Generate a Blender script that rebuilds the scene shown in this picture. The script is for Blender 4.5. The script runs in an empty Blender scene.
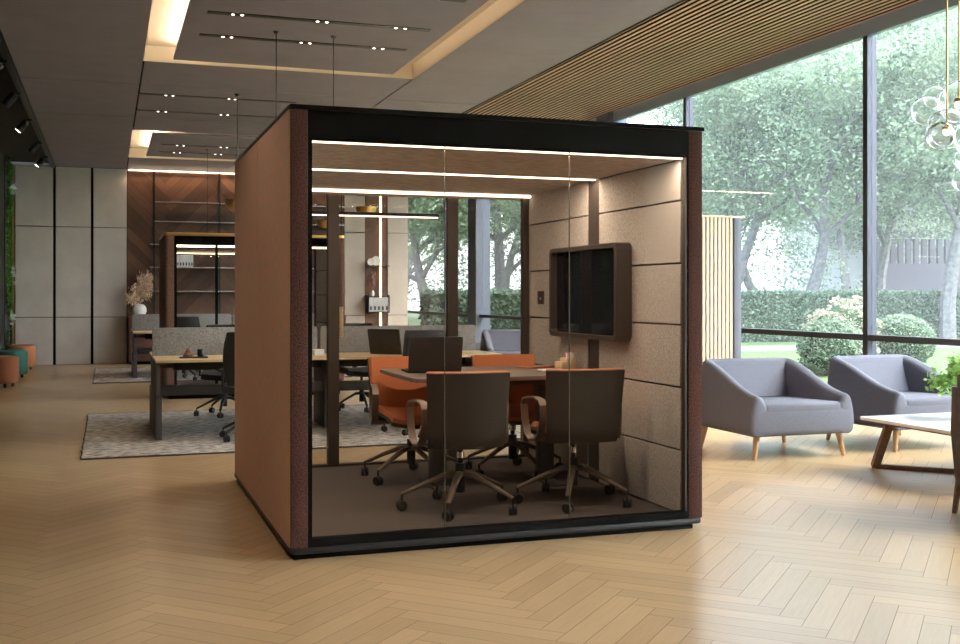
import bpy, bmesh, math, random
from mathutils import Vector, Matrix, noise
PI = math.pi
C = bpy.context.scene
COL = C.collection
R = random.Random(7)

# ------------------------------------------------------------------ materials
def new_mat(name):
    m = bpy.data.materials.new(name); m.use_nodes = True
    nt = m.node_tree
    return m, nt, nt.nodes, nt.links, nt.nodes['Principled BSDF']

def mat(name, col, rough=.5, metal=0., spec=.5, noise_scale=None, amt=.15, bump=0., bscale=200, stretch=(1, 1, 1), sheen=0., coat=0., col2=None, contrast=(.35, .65), trans=0.):
    m, nt, N, L, b = new_mat(name)
    b.inputs['Base Color'].default_value = (*col, 1)
    b.inputs['Roughness'].default_value = rough
    b.inputs['Metallic'].default_value = metal
    b.inputs['Specular IOR Level'].default_value = spec
    if sheen: b.inputs['Sheen Weight'].default_value = sheen
    if coat: b.inputs['Coat Weight'].default_value = coat
    tc = N.new('ShaderNodeTexCoord'); mp = N.new('ShaderNodeMapping'); mp.inputs['Scale'].default_value = stretch
    L.new(tc.outputs['Object'], mp.inputs[0])
    if noise_scale:
        n = N.new('ShaderNodeTexNoise'); n.inputs['Scale'].default_value = noise_scale; n.inputs['Detail'].default_value = 4
        L.new(mp.outputs[0], n.inputs[0])
        r = N.new('ShaderNodeValToRGB')
        c2 = col2 or tuple(c * (1 + amt) for c in col)
        c1 = col if col2 else tuple(c * (1 - amt) for c in col)
        r.color_ramp.elements[0].color = (*c1, 1); r.color_ramp.elements[1].color = (*c2, 1)
        r.color_ramp.elements[0].position, r.color_ramp.elements[1].position = contrast
        L.new(n.outputs[0], r.inputs[0]); L.new(r.outputs[0], b.inputs['Base Color'])
    if bump:
        n2 = N.new('ShaderNodeTexNoise'); n2.inputs['Scale'].default_value = bscale; n2.inputs['Detail'].default_value = 3
        L.new(mp.outputs[0], n2.inputs[0])
        bp = N.new('ShaderNodeBump'); bp.inputs['Strength'].default_value = bump; bp.inputs['Distance'].default_value = .003
        L.new(n2.outputs[0], bp.inputs['Height']); L.new(bp.outputs[0], b.inputs['Normal'])
    return m

def emit(name, col, st):
    m, nt, N, L, b = new_mat(name)
    b.inputs['Base Color'].default_value = (*col, 1)
    b.inputs['Emission Color'].default_value = (*col, 1); b.inputs['Emission Strength'].default_value = st
    return m

def glassy(name, tint, refl=.9, rough=0., ior=1.45, milk=0.):
    m, nt, N, L, b = new_mat(name); N.remove(b)
    out = N['Material Output']
    t = N.new('ShaderNodeBsdfTransparent'); t.inputs[0].default_value = (*tint, 1)
    g = N.new('ShaderNodeBsdfGlossy'); g.inputs['Roughness'].default_value = rough; g.inputs[0].default_value = (refl, refl, refl, 1)
    f = N.new('ShaderNodeFresnel'); f.inputs[0].default_value = ior
    ge = N.new('ShaderNodeNewGeometry'); iv = N.new('ShaderNodeMath'); iv.operation = 'SUBTRACT'; iv.inputs[0].default_value = 1
    L.new(ge.outputs['Backfacing'], iv.inputs[1]); fm = N.new('ShaderNodeMath'); fm.operation = 'MULTIPLY'; fm.use_clamp = True
    L.new(f.outputs[0], fm.inputs[0]); L.new(iv.outputs[0], fm.inputs[1])
    mx = N.new('ShaderNodeMixShader'); L.new(fm.outputs[0], mx.inputs[0]); L.new(t.outputs[0], mx.inputs[1]); L.new(g.outputs[0], mx.inputs[2])
    last = mx
    if milk:
        d = N.new('ShaderNodeBsdfDiffuse'); d.inputs[0].default_value = (.9, .95, 1, 1)
        m2 = N.new('ShaderNodeMixShader'); m2.inputs[0].default_value = milk
        L.new(mx.outputs[0], m2.inputs[1]); L.new(d.outputs[0], m2.inputs[2]); last = m2
    L.new(last.outputs[0], out.inputs[0])
    return m

def plank_mat(name, dark, light, rough=.36, grain=1., spec=.5, var=.5):
    m, nt, N, L, b = new_mat(name)
    a = N.new('ShaderNodeAttribute'); a.attribute_name = 'tone'
    uv = N.new('ShaderNodeUVMap'); mp = N.new('ShaderNodeMapping'); mp.inputs['Scale'].default_value = (3, 45, 1)
    L.new(uv.outputs[0], mp.inputs[0])
    n = N.new('ShaderNodeTexNoise'); n.inputs['Scale'].default_value = 1.3; n.inputs['Detail'].default_value = 6; n.inputs['Distortion'].default_value = .6
    L.new(mp.outputs[0], n.inputs[0])
    ad = N.new('ShaderNodeMath'); ad.operation = 'MULTIPLY_ADD'; ad.inputs[1].default_value = .6 * grain; L.new(n.outputs[0], ad.inputs[0])
    sb = N.new('ShaderNodeMath'); sb.operation = 'MULTIPLY_ADD'; sb.inputs[1].default_value = var; sb.inputs[2].default_value = .2 - var / 2
    L.new(a.outputs['Fac'], sb.inputs[0]); L.new(sb.outputs[0], ad.inputs[2])
    r = N.new('ShaderNodeValToRGB'); r.color_ramp.elements[0].color = (*dark, 1); r.color_ramp.elements[1].color = (*light, 1)
    L.new(ad.outputs[0], r.inputs[0]); L.new(r.outputs[0], b.inputs['Base Color'])
    b.inputs['Roughness'].default_value = rough; b.inputs['Specular IOR Level'].default_value = spec
    bp = N.new('ShaderNodeBump'); bp.inputs['Strength'].default_value = .08; bp.inputs['Distance'].default_value = .002
    L.new(n.outputs[0], bp.inputs['Height']); L.new(bp.outputs[0], b.inputs['Normal'])
    return m

M = {}
M['oak_floor'] = plank_mat('oak_floor', (.33, .225, .115), (.60, .435, .25), rough=.28, var=.34, spec=.9)
M['walnut_wall'] = plank_mat('walnut_wall', (.05, .021, .012), (.20, .095, .055), rough=.4)
M['grout'] = mat('grout', (.16, .11, .07), .9)
M['grey_ceiling'] = mat('grey_ceiling', (.30, .275, .37), .75, noise_scale=3, amt=.04)
M['black_void'] = mat('black_void', (.012, .012, .012), .9)
M['dark_ceiling'] = mat('dark_ceiling', (.03, .027, .024), .8)
M['cove'] = mat('cove', (.72, .64, .53), .7)
M['slat_wood'] = mat('slat_wood', (.64, .42, .37), .6)
M['wall_panel'] = mat('wall_panel', (.53, .475, .44), .6, noise_scale=2.5, amt=.06)
M['wall_plain'] = mat('wall_plain', (.42, .40, .38), .8)
M['gold'] = mat('gold', (.75, .5, .18), .3, 1)
M['alu_dark'] = mat('alu_dark', (.055, .058, .068), .4, .3)
M['alu_blue'] = mat('alu_blue', (.065, .075, .115), .45, .2)
M['slat_shade_and_backing'] = mat('slat_shade_and_backing', (.045, .028, .02), .9)  # dark colour for the shade between ceiling slats, and their backing
M['header'] = mat('header', (.38, .50, .68), .4, .3)
M['black_metal'] = mat('black_metal', (.012, .012, .012), .4, .2)
M['black_plastic'] = mat('black_plastic', (.014, .014, .015), .5)
M['column_blue'] = mat('column_blue', (.13, .155, .22), .6)
M['felt_booth'] = mat('felt_booth', (.15, .075, .055), .95, noise_scale=60, amt=.3)
M['felt_out'] = mat('felt_out', (.72, .38, .28), .95, noise_scale=55, col2=(.50, .41, .34), contrast=(.40, .6), bump=.5, bscale=260, stretch=(1, 1, .28))
M['felt_edge_shaded'] = mat('felt_edge_shaded', (.11, .03, .018), .95, noise_scale=130, col2=(.02, .015, .012), contrast=(.42, .58), bump=.6, bscale=200)  # front felt in a darker copy, its poor light put into the colour
M['felt_seam'] = mat('felt_seam', (.12, .05, .03), .95)
M['felt_beige'] = mat('felt_beige', (.40, .36, .325), .95, noise_scale=110, col2=(.56, .515, .47), contrast=(.38, .62), bump=.3, bscale=180, stretch=(1, 1, .7))
M['felt_grey'] = mat('felt_grey', (.19, .185, .185), .95, noise_scale=90, col2=(.30, .295, .29), contrast=(.4, .6), bump=.4, bscale=250)
M['pod_ceiling'] = mat('pod_ceiling', (.55, .50, .455), .95, noise_scale=40, amt=.2, bump=.3, stretch=(.4, 1, 1))
M['pod_metal'] = mat('pod_metal', (.085, .068, .056), .4, .4)
M['pod_black'] = mat('pod_black', (.003, .0026, .0024), .7, 0, .1)
M['pod_slab'] = mat('pod_slab', (.022, .022, .024), .45, 0, .3)
M['pod_roof_trim'] = mat('pod_roof_trim', (.10, .095, .088), .4, .4)
M['carpet'] = mat('carpet', (.070, .056, .048), 1, noise_scale=160, col2=(.13, .108, .094), contrast=(.38, .62), bump=.5, bscale=300)
M['pod_glass'] = glassy('pod_glass', (.84, .81, .775), .12, 0, 1.42)
M['rear_glass'] = glassy('rear_glass', (.97, .97, .97), .6, 0, 1.3)
M['window_glass'] = glassy('window_glass', (.93, .97, .97), .7, 0, 1.4, .02)
M['glass_edge'] = mat('glass_edge', (.10, .085, .07), .2, 0, .9)
M['led'] = emit('led', (1, .84, .67), 4.5)
M['led_soft'] = emit('led_soft', (1, .74, .48), 6)
M['led_cove'] = emit('led_cove', (1, .84, .62), 34)
M['led_cove_dim'] = emit('led_cove_dim', (1, .76, .50), 11)
M['spot_glow'] = emit('spot_glow', (1, .88, .68), 14)
M['track_glow'] = emit('track_glow', (1, .88, .70), 5)
M['lamp_line'] = emit('lamp_line', (1, .72, .58), 4)
M['orange'] = mat('orange', (.60, .20, .08), .85, noise_scale=120, amt=.12, bump=.3, bscale=400)
M['shell'] = mat('shell', (.050, .037, .030), .6)
M['taupe'] = mat('taupe', (.20, .155, .12), .42, .3)
M['caster'] = mat('caster', (.02, .018, .017), .5)
M['steel'] = mat('steel', (.6, .58, .55), .25, 1)
M['table_top'] = mat('table_top', (.21, .175, .15), .35, noise_scale=6, amt=.1, stretch=(1, 12, 1))
M['mesh_black'] = mat('mesh_black', (.018, .018, .02), .8, bump=.5, bscale=300)
M['desk_wood'] = mat('desk_wood', (.62, .47, .27), .45, noise_scale=5, amt=.12, stretch=(1, 12, 12))
M['desk_metal'] = mat('desk_metal', (.085, .08, .076), .5, .3)
M['laptop'] = mat('laptop', (.05, .043, .038), .4, .4)
M['screen_black'] = mat('screen_black', (.006, .007, .009), .02, 0, .5)
M['rug'] = mat('rug', (.10, .096, .094), 1, noise_scale=16, col2=(.58, .55, .51), contrast=(.38, .60), bump=1, bscale=120, stretch=(.8, 3.0, 1))
M['rug_edge'] = mat('rug_edge', (.05, .045, .04), 1)
M['arm_fabric'] = mat('arm_fabric', (.135, .145, .188), .95, noise_scale=220, amt=.14, bump=.35, bscale=300)
M['leg_wood'] = mat('leg_wood', (.42, .27, .14), .5, noise_scale=6, amt=.2, stretch=(8, 8, 1))
M['brown_wood'] = mat('brown_wood', (.13, .062, .028), .45, noise_scale=6, amt=.3, stretch=(1, 8, 8))
M['white_top'] = mat('white_top', (.82, .82, .83), .25)
M['dark_leather'] = mat('dark_leather', (.05, .036, .03), .5, noise_scale=30, amt=.2, bump=.2)
M['slat_light'] = mat('slat_light', (.72, .59, .44), .6)
M['slat_back'] = mat('slat_back', (.17, .12, .08), .8)
M['felt_blue'] = mat('felt_blue', (.15, .165, .21), .95, bump=.3)
M['terracotta'] = mat('terracotta', (.36, .13, .06), .8, bump=.2)
M['teal'] = mat('teal', (.03, .16, .13), .8, bump=.2)
M['orange_brown'] = mat('orange_brown', (.42, .16, .06), .8, bump=.2)
M['ceramic'] = mat('ceramic', (.75, .73, .72), .3)
M['pampas'] = mat('pampas', (.80, .60, .45), .95)
M['pink_grass'] = mat('pink_grass', (.42, .25, .22), .95)
M['cabinet'] = mat('cabinet', (.10, .042, .03), .45, noise_scale=3, amt=.25, stretch=(1, 1, 10))
M['paper'] = mat('paper', (.78, .78, .80), .6)
M['binder'] = mat('binder', (.50, .52, .56), .5)
M['binder_label'] = mat('binder_label', (.03, .035, .045), .6)
M['kraft'] = mat('kraft', (.78, .60, .36), .7)
M['pink'] = mat('pink', (.72, .22, .22), .7)
M['leather_note'] = mat('leather_note', (.36, .15, .07), .6)
M['bark'] = mat('bark', (.17, .165, .175), .95, noise_scale=8, amt=.3, bump=.8, bscale=20)
M['grass'] = mat('grass', (.075, .13, .04), 1, noise_scale=8, amt=.25)
M['path'] = mat('path', (.17, .17, .19), .9, noise_scale=5, amt=.06)
M['facade'] = mat('facade', (.55, .55, .62), .8)
M['facade_mid'] = mat('facade_mid', (.085, .08, .115), .8)
M['facade_dark'] = mat('facade_dark', (.07, .068, .095), .7)
M['bubble'] = mat('bubble', (1, 1, 1), 0, 0, .5)
_b = M['bubble'].node_tree.nodes['Principled BSDF']; _b.inputs['Transmission Weight'].default_value = 1; _b.inputs['IOR'].default_value = 1.45
M['vase_glass'] = glassy('vase_glass', (.90, .94, .95), 1, 0, 1.5)

def leaf_mat(name, c1, c2, tr=.35):
    m, nt, N, L, b = new_mat(name)
    a = N.new('ShaderNodeAttribute'); a.attribute_name = 'tone'
    r = N.new('ShaderNodeValToRGB'); r.color_ramp.elements[0].color = (*c1, 1); r.color_ramp.elements[1].color = (*c2, 1)
    L.new(a.outputs['Fac'], r.inputs[0])
    b.inputs['Roughness'].default_value = .55
    L.new(r.outputs[0], b.inputs['Base Color'])
    t = N.new('ShaderNodeBsdfTranslucent'); L.new(r.outputs[0], t.inputs[0])
    mx = N.new('ShaderNodeMixShader'); mx.inputs[0].default_value = tr
    L.new(b.outputs[0], mx.inputs[1]); L.new(t.outputs[0], mx.inputs[2]); L.new(mx.outputs[0], N['Material Output'].inputs[0])
    return m
M['leaf_tree'] = leaf_mat('leaf_tree', (.085, .15, .08), (.40, .50, .34))
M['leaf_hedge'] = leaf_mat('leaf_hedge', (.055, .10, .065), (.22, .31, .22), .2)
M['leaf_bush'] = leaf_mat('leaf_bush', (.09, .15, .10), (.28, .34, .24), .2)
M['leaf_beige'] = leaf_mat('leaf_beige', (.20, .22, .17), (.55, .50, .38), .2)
M['leaf_wall'] = leaf_mat('leaf_wall', (.02, .10, .02), (.16, .36, .07), .3)
M['leaf_pale'] = leaf_mat('leaf_pale', (.35, .45, .30), (.75, .80, .70), .3)
M['leaf_pot'] = leaf_mat('leaf_pot', (.12, .30, .05), (.50, .72, .26), .3)
M['core'] = mat('core', (.03, .06, .03), 1)

# ------------------------------------------------------------------ mesh helpers
def obj(name, bm, material, parent=None, loc=None, rot=None, smooth=True, recalc=True):
    if recalc: bmesh.ops.recalc_face_normals(bm, faces=bm.faces)
    me = bpy.data.meshes.new(name); bm.to_mesh(me); bm.free()
    mats = material if isinstance(material, (list, tuple)) else [material]
    for k in mats: me.materials.append(M[k] if isinstance(k, str) else k)
    if smooth:
        me.shade_smooth()
        try: me.set_sharp_from_angle(angle=math.radians(38))
        except Exception: pass
    o = bpy.data.objects.new(name, me); COL.objects.link(o)
    if parent: o.parent = parent
    if loc: o.location = loc
    if rot: o.rotation_euler = rot
    return o

def tag(o, label, cat, group=None, kind=None):
    o['label'] = label; o['category'] = cat
    if group: o['group'] = group
    if kind: o['kind'] = kind
    return o

def thing(name, label, cat, loc=(0, 0, 0), rz=0, group=None):
    o = bpy.data.objects.new(name, None); COL.objects.link(o)
    o.empty_display_size = .1; o.location = loc; o.rotation_euler = (0, 0, rz)
    return tag(o, label, cat, group)

def struct(name, bm, m, parent=None, smooth=False):
    o = obj(name, bm, m, parent, smooth=smooth)
    if not parent: o['kind'] = 'structure'
    return o

def dup(root, loc, rz=0, label=None, group=None):
    def cp(o, par):
        c = o.copy(); COL.objects.link(c)
        if par: c.parent = par
        for ch in list(o.children): cp(ch, c)
        return c
    r = cp(root, None); r.location = loc; r.rotation_euler = (0, 0, rz)
    if label: r['label'] = label
    if group: r['group'] = group
    return r

def NB(): return bmesh.new()

def merge(bm, tmp, mtx=None, mi=0):
    if mtx is not None: bmesh.ops.transform(tmp, matrix=mtx, verts=tmp.verts)
    vm = {}
    for v in tmp.verts: vm[v] = bm.verts.new(v.co)
    for f in tmp.faces:
        try:
            nf = bm.faces.new([vm[v] for v in f.verts]); nf.material_index = mi; nf.smooth = f.smooth
        except ValueError: pass
    tmp.free()

def box(bm, x0, x1, y0, y1, z0, z1, r=0, seg=2, mtx=None, mi=0):
    t = bmesh.new()
    bmesh.ops.create_cube(t, size=1)
    bmesh.ops.scale(t, vec=(x1 - x0, y1 - y0, z1 - z0), verts=t.verts)
    bmesh.ops.translate(t, vec=((x0 + x1) / 2, (y0 + y1) / 2, (z0 + z1) / 2), verts=t.verts)
    if r: bmesh.ops.bevel(t, geom=t.edges[:], offset=r, segments=seg, profile=.5, affect='EDGES')
    merge(bm, t, mtx, mi); return bm

def bx(*a, **k): return box(NB(), *a, **k)

def prism(bm, pts, a0, a1, axis='z', r=0, seg=2, mtx=None, mi=0):
    """extrude a 2D polygon; axis z: pts=(x,y); x: pts=(y,z); y: pts=(x,z)"""
    def P(p, a):
        return {'z': (p[0], p[1], a), 'x': (a, p[0], p[1]), 'y': (p[0], a, p[1])}[axis]
    t = bmesh.new()
    A = [t.verts.new(P(p, a0)) for p in pts]; B = [t.verts.new(P(p, a1)) for p in pts]
    n = len(pts)
    t.faces.new(A); t.faces.new(B[::-1])
    for i in range(n): t.faces.new([A[i], A[(i + 1) % n], B[(i + 1) % n], B[i]])
    bmesh.ops.recalc_face_normals(t, faces=t.faces)
    if r:
        es = [e for e in t.edges if (e.verts[0] in A) == (e.verts[1] in A)]
        bmesh.ops.bevel(t, geom=es, offset=r, segments=seg, profile=.5, affect='EDGES')
    merge(bm, t, mtx, mi); return bm

def rrect(x0, x1, y0, y1, r, n=6, corners=(1, 1, 1, 1)):
    pts = []
    cs = [(x1 - r, y1 - r, 0), (x0 + r, y1 - r, 90), (x0 + r, y0 + r, 180), (x1 - r, y0 + r, 270)]
    full = [(x1, y1), (x0, y1), (x0, y0), (x1, y0)]
    for k, (cx, cy, a) in enumerate(cs):
        if corners[k]:
            for i in range(n + 1):
                t = math.radians(a + 90 * i / n); pts.append((cx + r * math.cos(t), cy + r * math.sin(t)))
        else: pts.append(full[k])
    return pts

def lathe(bm, prof, n=24, mtx=None, mi=0, cap=True):
    t = bmesh.new(); rings = []
    for (r, z) in prof:
        rings.append([t.verts.new((r * math.cos(2 * PI * i / n), r * math.sin(2 * PI * i / n), z)) for i in range(n)])
    for a, b in zip(rings, rings[1:]):
        for i in range(n): t.faces.new([a[i], a[(i + 1) % n], b[(i + 1) % n], b[i]])
    if cap:
        t.faces.new(rings[0][::-1]); t.faces.new(rings[-1])
    merge(bm, t, mtx, mi); return bm

def tube(bm, pts, rad, n=8, mi=0, flat=None, closed=False, mtx=None, up=None):
    """sweep along pts; rad number or list; flat=(a,b) scales the section"""
    pts = [Vector(p) for p in pts]; t = bmesh.new(); rings = []
    m = len(pts); nrm = Vector(up) if up else None
    for i, p in enumerate(pts):
        if closed: d = (pts[(i + 1) % m] - pts[i - 1]).normalized()
        else: d = (pts[min(i + 1, m - 1)] - pts[max(i - 1, 0)]).normalized()
        if nrm is None:
            nrm = d.cross(Vector((0, 0, 1)) if abs(d.z) < .9 else Vector((1, 0, 0))).normalized()
        nr = nrm - d * nrm.dot(d)
        if nr.length < 1e-5: nr = d.orthogonal()
        nr.normalize()
        if not up: nrm = nr
        bn = d.cross(nr)
        r = rad[i] if isinstance(rad, (list, tuple)) else rad
        fa, fb = flat or (1, 1)
        if n == 4:
            offs = [(-1, -1), (1, -1), (1, 1), (-1, 1)]
            rings.append([t.verts.new(p + nr * (a * r * fa) + bn * (b * r * fb)) for a, b in offs])
        else:
            rings.append([t.verts.new(p + nr * (math.cos(2 * PI * k / n) * r * fa) + bn * (math.sin(2 * PI * k / n) * r * fb)) for k in range(n)])
    k2 = len(rings[0])
    for a, b in (list(zip(rings, rings[1:])) + ([(rings[-1], rings[0])] if closed else [])):
        for k in range(k2): t.faces.new([a[k], a[(k + 1) % k2], b[(k + 1) % k2], b[k]])
    if not closed:
        t.faces.new(rings[0][::-1]); t.faces.new(rings[-1])
    merge(bm, t, mtx, mi); return bm

def sheet(bm, f, nu, nv, th, mi=0, mtx=None):
    """thick surface f(u,v) in [0,1]^2, thickness th along its normal"""
    t = bmesh.new(); e = 1e-3
    F = [[None] * (nv + 1) for _ in range(nu + 1)]; B = [[None] * (nv + 1) for _ in range(nu + 1)]
    for i in range(nu + 1):
        for j in range(nv + 1):
            u, v = i / nu, j / nv
            p = Vector(f(u, v))
            du = Vector(f(min(u + e, 1), v)) - Vector(f(max(u - e, 0), v)); dv = Vector(f(u, min(v + e, 1))) - Vector(f(u, max(v - e, 0)))
            n = du.cross(dv).normalized()
            F[i][j] = t.verts.new(p + n * th / 2); B[i][j] = t.verts.new(p - n * th / 2)
    for i in range(nu):
        for j in range(nv):
            t.faces.new([F[i][j], F[i + 1][j], F[i + 1][j + 1], F[i][j + 1]])
            t.faces.new([B[i][j], B[i][j + 1], B[i + 1][j + 1], B[i + 1][j]])
    for i in range(nu):
        t.faces.new([F[i][0], B[i][0], B[i + 1][0], F[i + 1][0]]); t.faces.new([F[i][nv], F[i + 1][nv], B[i + 1][nv], B[i][nv]])
    for j in range(nv):
        t.faces.new([F[0][j], F[0][j + 1], B[0][j + 1], B[0][j]]); t.faces.new([F[nu][j], B[nu][j], B[nu][j + 1], F[nu][j + 1]])
    bmesh.ops.recalc_face_normals(t, faces=t.faces)
    merge(bm, t, mtx, mi); return bm

def T(x, y, z): return Matrix.Translation((x, y, z))
def RZ(a): return Matrix.Rotation(a, 4, 'Z')
def RX(a): return Matrix.Rotation(a, 4, 'X')
def RY(a): return Matrix.Rotation(a, 4, 'Y')

# ------------------------------------------------------------------ plank fields (floor, walnut walls)
def herring(x0, x1, y0, y1, L, W, ox, oy, gap, to3d, name, m, seed=1):
    """zig-zag columns run along y; planks lie at 45 degrees"""
    rr = random.Random(seed); bm = bmesh.new()
    uvl = bm.loops.layers.uv.new('UVMap'); tl = bm.loops.layers.float_color.new('tone')
    c = math.cos(PI / 4)
    span = int((abs(x1 - x0) + abs(y1 - y0)) / min(L, W)) + 8
    for j in range(-60, 61):
        for i in range(-int(40 / W), int(40 / W) + 1):
            # lattice point in plank frame
            a = (i * W + j * L, i * W - j * L)
            # frame -> world 45deg rotation so (1,1) maps to +y
            def rot(p): return ((p[0] - p[1]) * c + ox, (p[0] + p[1]) * c + oy)
            ctr = rot((a[0] + L / 2, a[1] + L / 2))
            if not (x0 - L < ctr[0] < x1 + L and y0 - L < ctr[1] < y1 + L): continue
            for (px, py, w, h, fl) in ((a[0], a[1], L, W, 0), (a[0], a[1] + W, W, L, 1)):
                q = [(px + gap, py + gap), (px + w - gap, py + gap), (px + w - gap, py + h - gap), (px + gap, py + h - gap)]
                ww = [rot(p) for p in q]
                if max(p[0] for p in ww) < x0 or min(p[0] for p in ww) > x1 or max(p[1] for p in ww) < y0 or min(p[1] for p in ww) > y1: continue
                tone = rr.random(); u0, v0 = rr.random() * 50, rr.random() * 50
                f = bm.faces.new([bm.verts.new((p[0], p[1], 0)) for p in ww])
                uvs = [(0, 0), (L, 0), (L, W), (0, W)] if not fl else [(0, 0), (0, W), (L, W), (L, 0)]
                for lp, uv in zip(f.loops, uvs):
                    lp[uvl].uv = (uv[0] + u0, uv[1] + v0); lp[tl] = (tone, tone, tone, 1)
    for co, no in (((x0, 0, 0), (-1, 0, 0)), ((x1, 0, 0), (1, 0, 0)), ((0, y0, 0), (0, -1, 0)), ((0, y1, 0), (0, 1, 0))):
        bmesh.ops.bisect_plane(bm, geom=bm.verts[:] + bm.edges[:] + bm.faces[:], plane_co=co, plane_no=no, clear_outer=True)
    for v in bm.verts: v.co = Vector(to3d(v.co.x, v.co.y))
    return bm

CEIL = 3.83; HC = 4.29; XW = 7.7; XL = -1.75; YB = 22.4; YF = -4.0; YE = 31.0
# floor: one structure object: planks laid over a dark bed
fb = herring(XL, XW + .1, YF, YE, .72, .11, 2.75, 3.66, .0011, lambda x, y: (x, y, 0), 'floor', 'oak_floor')
bed = bmesh.new(); box(bed, XL - .1, XW + .1, YF - .1, YE, -.2, -.0015)
floor = obj('floor', fb, 'oak_floor', smooth=False); floor['kind'] = 'structure'
fbd = obj('floor_bed', bed, 'grout', floor, smooth=False)

# ------------------------------------------------------------------ ceiling
cb = NB(); g = .011; th = .03
def panel(x0, x1, y0, y1, z=CEIL, t=th): box(cb, x0 + g, x1 - g, y0 + g, y1 - g, z, z + t)
XS = [-.95, .37, 3.32, 4.58]; YS = [YF, 4.5, 13.35, 15.85, YB]
coves = [(6.0, 12.0), (17.05, 20.5)]
for i in (0, 2):
    for a, b in zip(YS, YS[1:]): panel(XS[i], XS[i + 1], a, b)
ys = [YF, 4.5, 6.0]; panel(.37, 3.32, YF, 4.5); panel(.37, 3.32, 4.5, 6.0); panel(.37, 3.32, 12.0, 13.35); panel(.37, 3.32, 13.35, 15.85); panel(.37, 3.32, 15.85, 17.05); panel(.37, 3.32, 20.5, YB)
for (a, b), pe in zip(coves, ((6.18, 11.84), (17.38, 20.2))): panel(.65, 3.05, pe[0], pe[1])
ceil = struct('ceiling', cb, 'grey_ceiling')
vb = NB(); box(vb, -.95, 4.58, YF, YB, CEIL + .30, CEIL + .34)
# black bed behind the joints, left open over the coves
for (x0, x1, y0, y1) in ((-.95, .36, YF, YB), (3.33, 4.58, YF, YB), (.36, 3.33, YF, 5.99), (.36, 3.33, 12.01, 17.04), (.36, 3.33, 20.51, YB)):
    box(vb, x0, x1, y0, y1, CEIL + th + .001, CEIL + th + .02)
box(vb, 4.575, 4.60, YF, YE, CEIL - .004, HC + .1)
o = struct('ceiling_joint_bed', vb, 'black_void', ceil)
cvb = NB()
for (a, b) in coves:
    z0, z1 = CEIL + .002, CEIL + .17
    box(cvb, .345, .365, a, b, z0, z1); box(cvb, 3.325, 3.345, a, b, z0, z1)
    box(cvb, .345, 3.345, a - .02, a, z0, z1); box(cvb, .345, 3.345, b, b + .02, z0, z1)
    box(cvb, .345, 3.345, a, b, z1, z1 + .02)
o = struct('cove_lining', cvb, 'cove', ceil)
lb = NB(); lb2 = NB()
for (a, b), pe in zip(coves, ((6.18, 11.84), (17.38, 20.2))):
    z = CEIL + th
    box(lb, .72, .76, pe[0] + .1, pe[1] - .1, z, z + .012); box(lb2, 2.92, 2.94, pe[0] + .1, pe[1] - .1, z, z + .012)
    box(lb2, .76, 2.93, pe[1] - .14, pe[1] - .125, z, z + .012)
cl = obj('cove_light', lb, 'led_cove', ceil, smooth=False); obj('cove_light', lb2, 'led_cove_dim', ceil, smooth=False)

# dark ceiling on the left of the room
struct('ceiling', bx(XL - .1, -.955, YF, YB, CEIL + .06, CEIL + .1), 'dark_ceiling')
struct('trim_1', bx(-1.02, -.955, YF, YB, CEIL - .03, CEIL + .06), 'black_metal')

# timber slat ceiling by the windows
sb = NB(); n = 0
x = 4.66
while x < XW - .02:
    box(sb, x, x + .038, YF, YE, HC, HC + .004); box(sb, x, x + .038, YF, YE, HC + .004, HC + .022, mi=1); x += .086  # slat sides coloured dark to stand in for the unlit gaps
sc_ = struct('ceiling', sb, ['slat_wood', 'slat_shade_and_backing'])
struct('slat_ceiling_backing', bx(4.6, XW, YF, YE, HC + .022, HC + .06), 'slat_shade_and_backing', sc_)

# recessed track slots with pairs of small spots
def slot(x0, x1, y, spots, label):
    t = thing('ceiling_track', label, 'track light', ((x0 + x1) / 2, y, CEIL), 0, 'recessed ceiling tracks')
    w = (x1 - x0) / 2
    obj('track_channel', bx(-w, w, -.042, .042, -.006, .012), 'black_metal', t, smooth=False)
    for s in spots:
        k = s - (x0 + x1) / 2
        obj('spot_lens', lathe(NB(), [(.001, -.010), (.013, -.010), (.015, -.004)], 12, T(k, 0, 0)), 'track_glow', t)
S6 = [1.05, 1.13, 1.80, 1.885, 2.53, 2.62]
NTH = ['fourth and nearest', 'third', 'second', 'farthest']
slot(.83, 2.86, 7.75, S6, 'black slot with lens pairs in near ceiling panel, above the top of the view')
slot(.83, 2.86, 8.66, S6, 'black slot in near raised ceiling panel, cut by the top edge of the view')
slot(.83, 2.86, 9.73, S6, 'black slot with glowing lens pairs, upper one in the near raised ceiling panel')
slot(.83, 2.86, 10.6, S6, 'black slot with glowing lens pairs, lower one in the near raised ceiling panel')
slot(.36, 2.30, 13.95, [.69, .775, 1.456, 1.531], 'black slot in flat ceiling between the two coves, first behind the panel joint')
slot(.36, 2.25, 15.2, [.65, .75, 1.48, 1.57], 'black slot in flat ceiling between the two coves, the one nearer the far cove')
slot(.85, 2.6, 18.55, [1.1, 1.2, 1.8, 1.9], 'thin black slot in far raised ceiling panel, upper of its two')
slot(.85, 2.6, 19.5, [1.1, 1.2, 1.8, 1.9], 'thin black slot in far raised ceiling panel, lower of its two')

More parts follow.
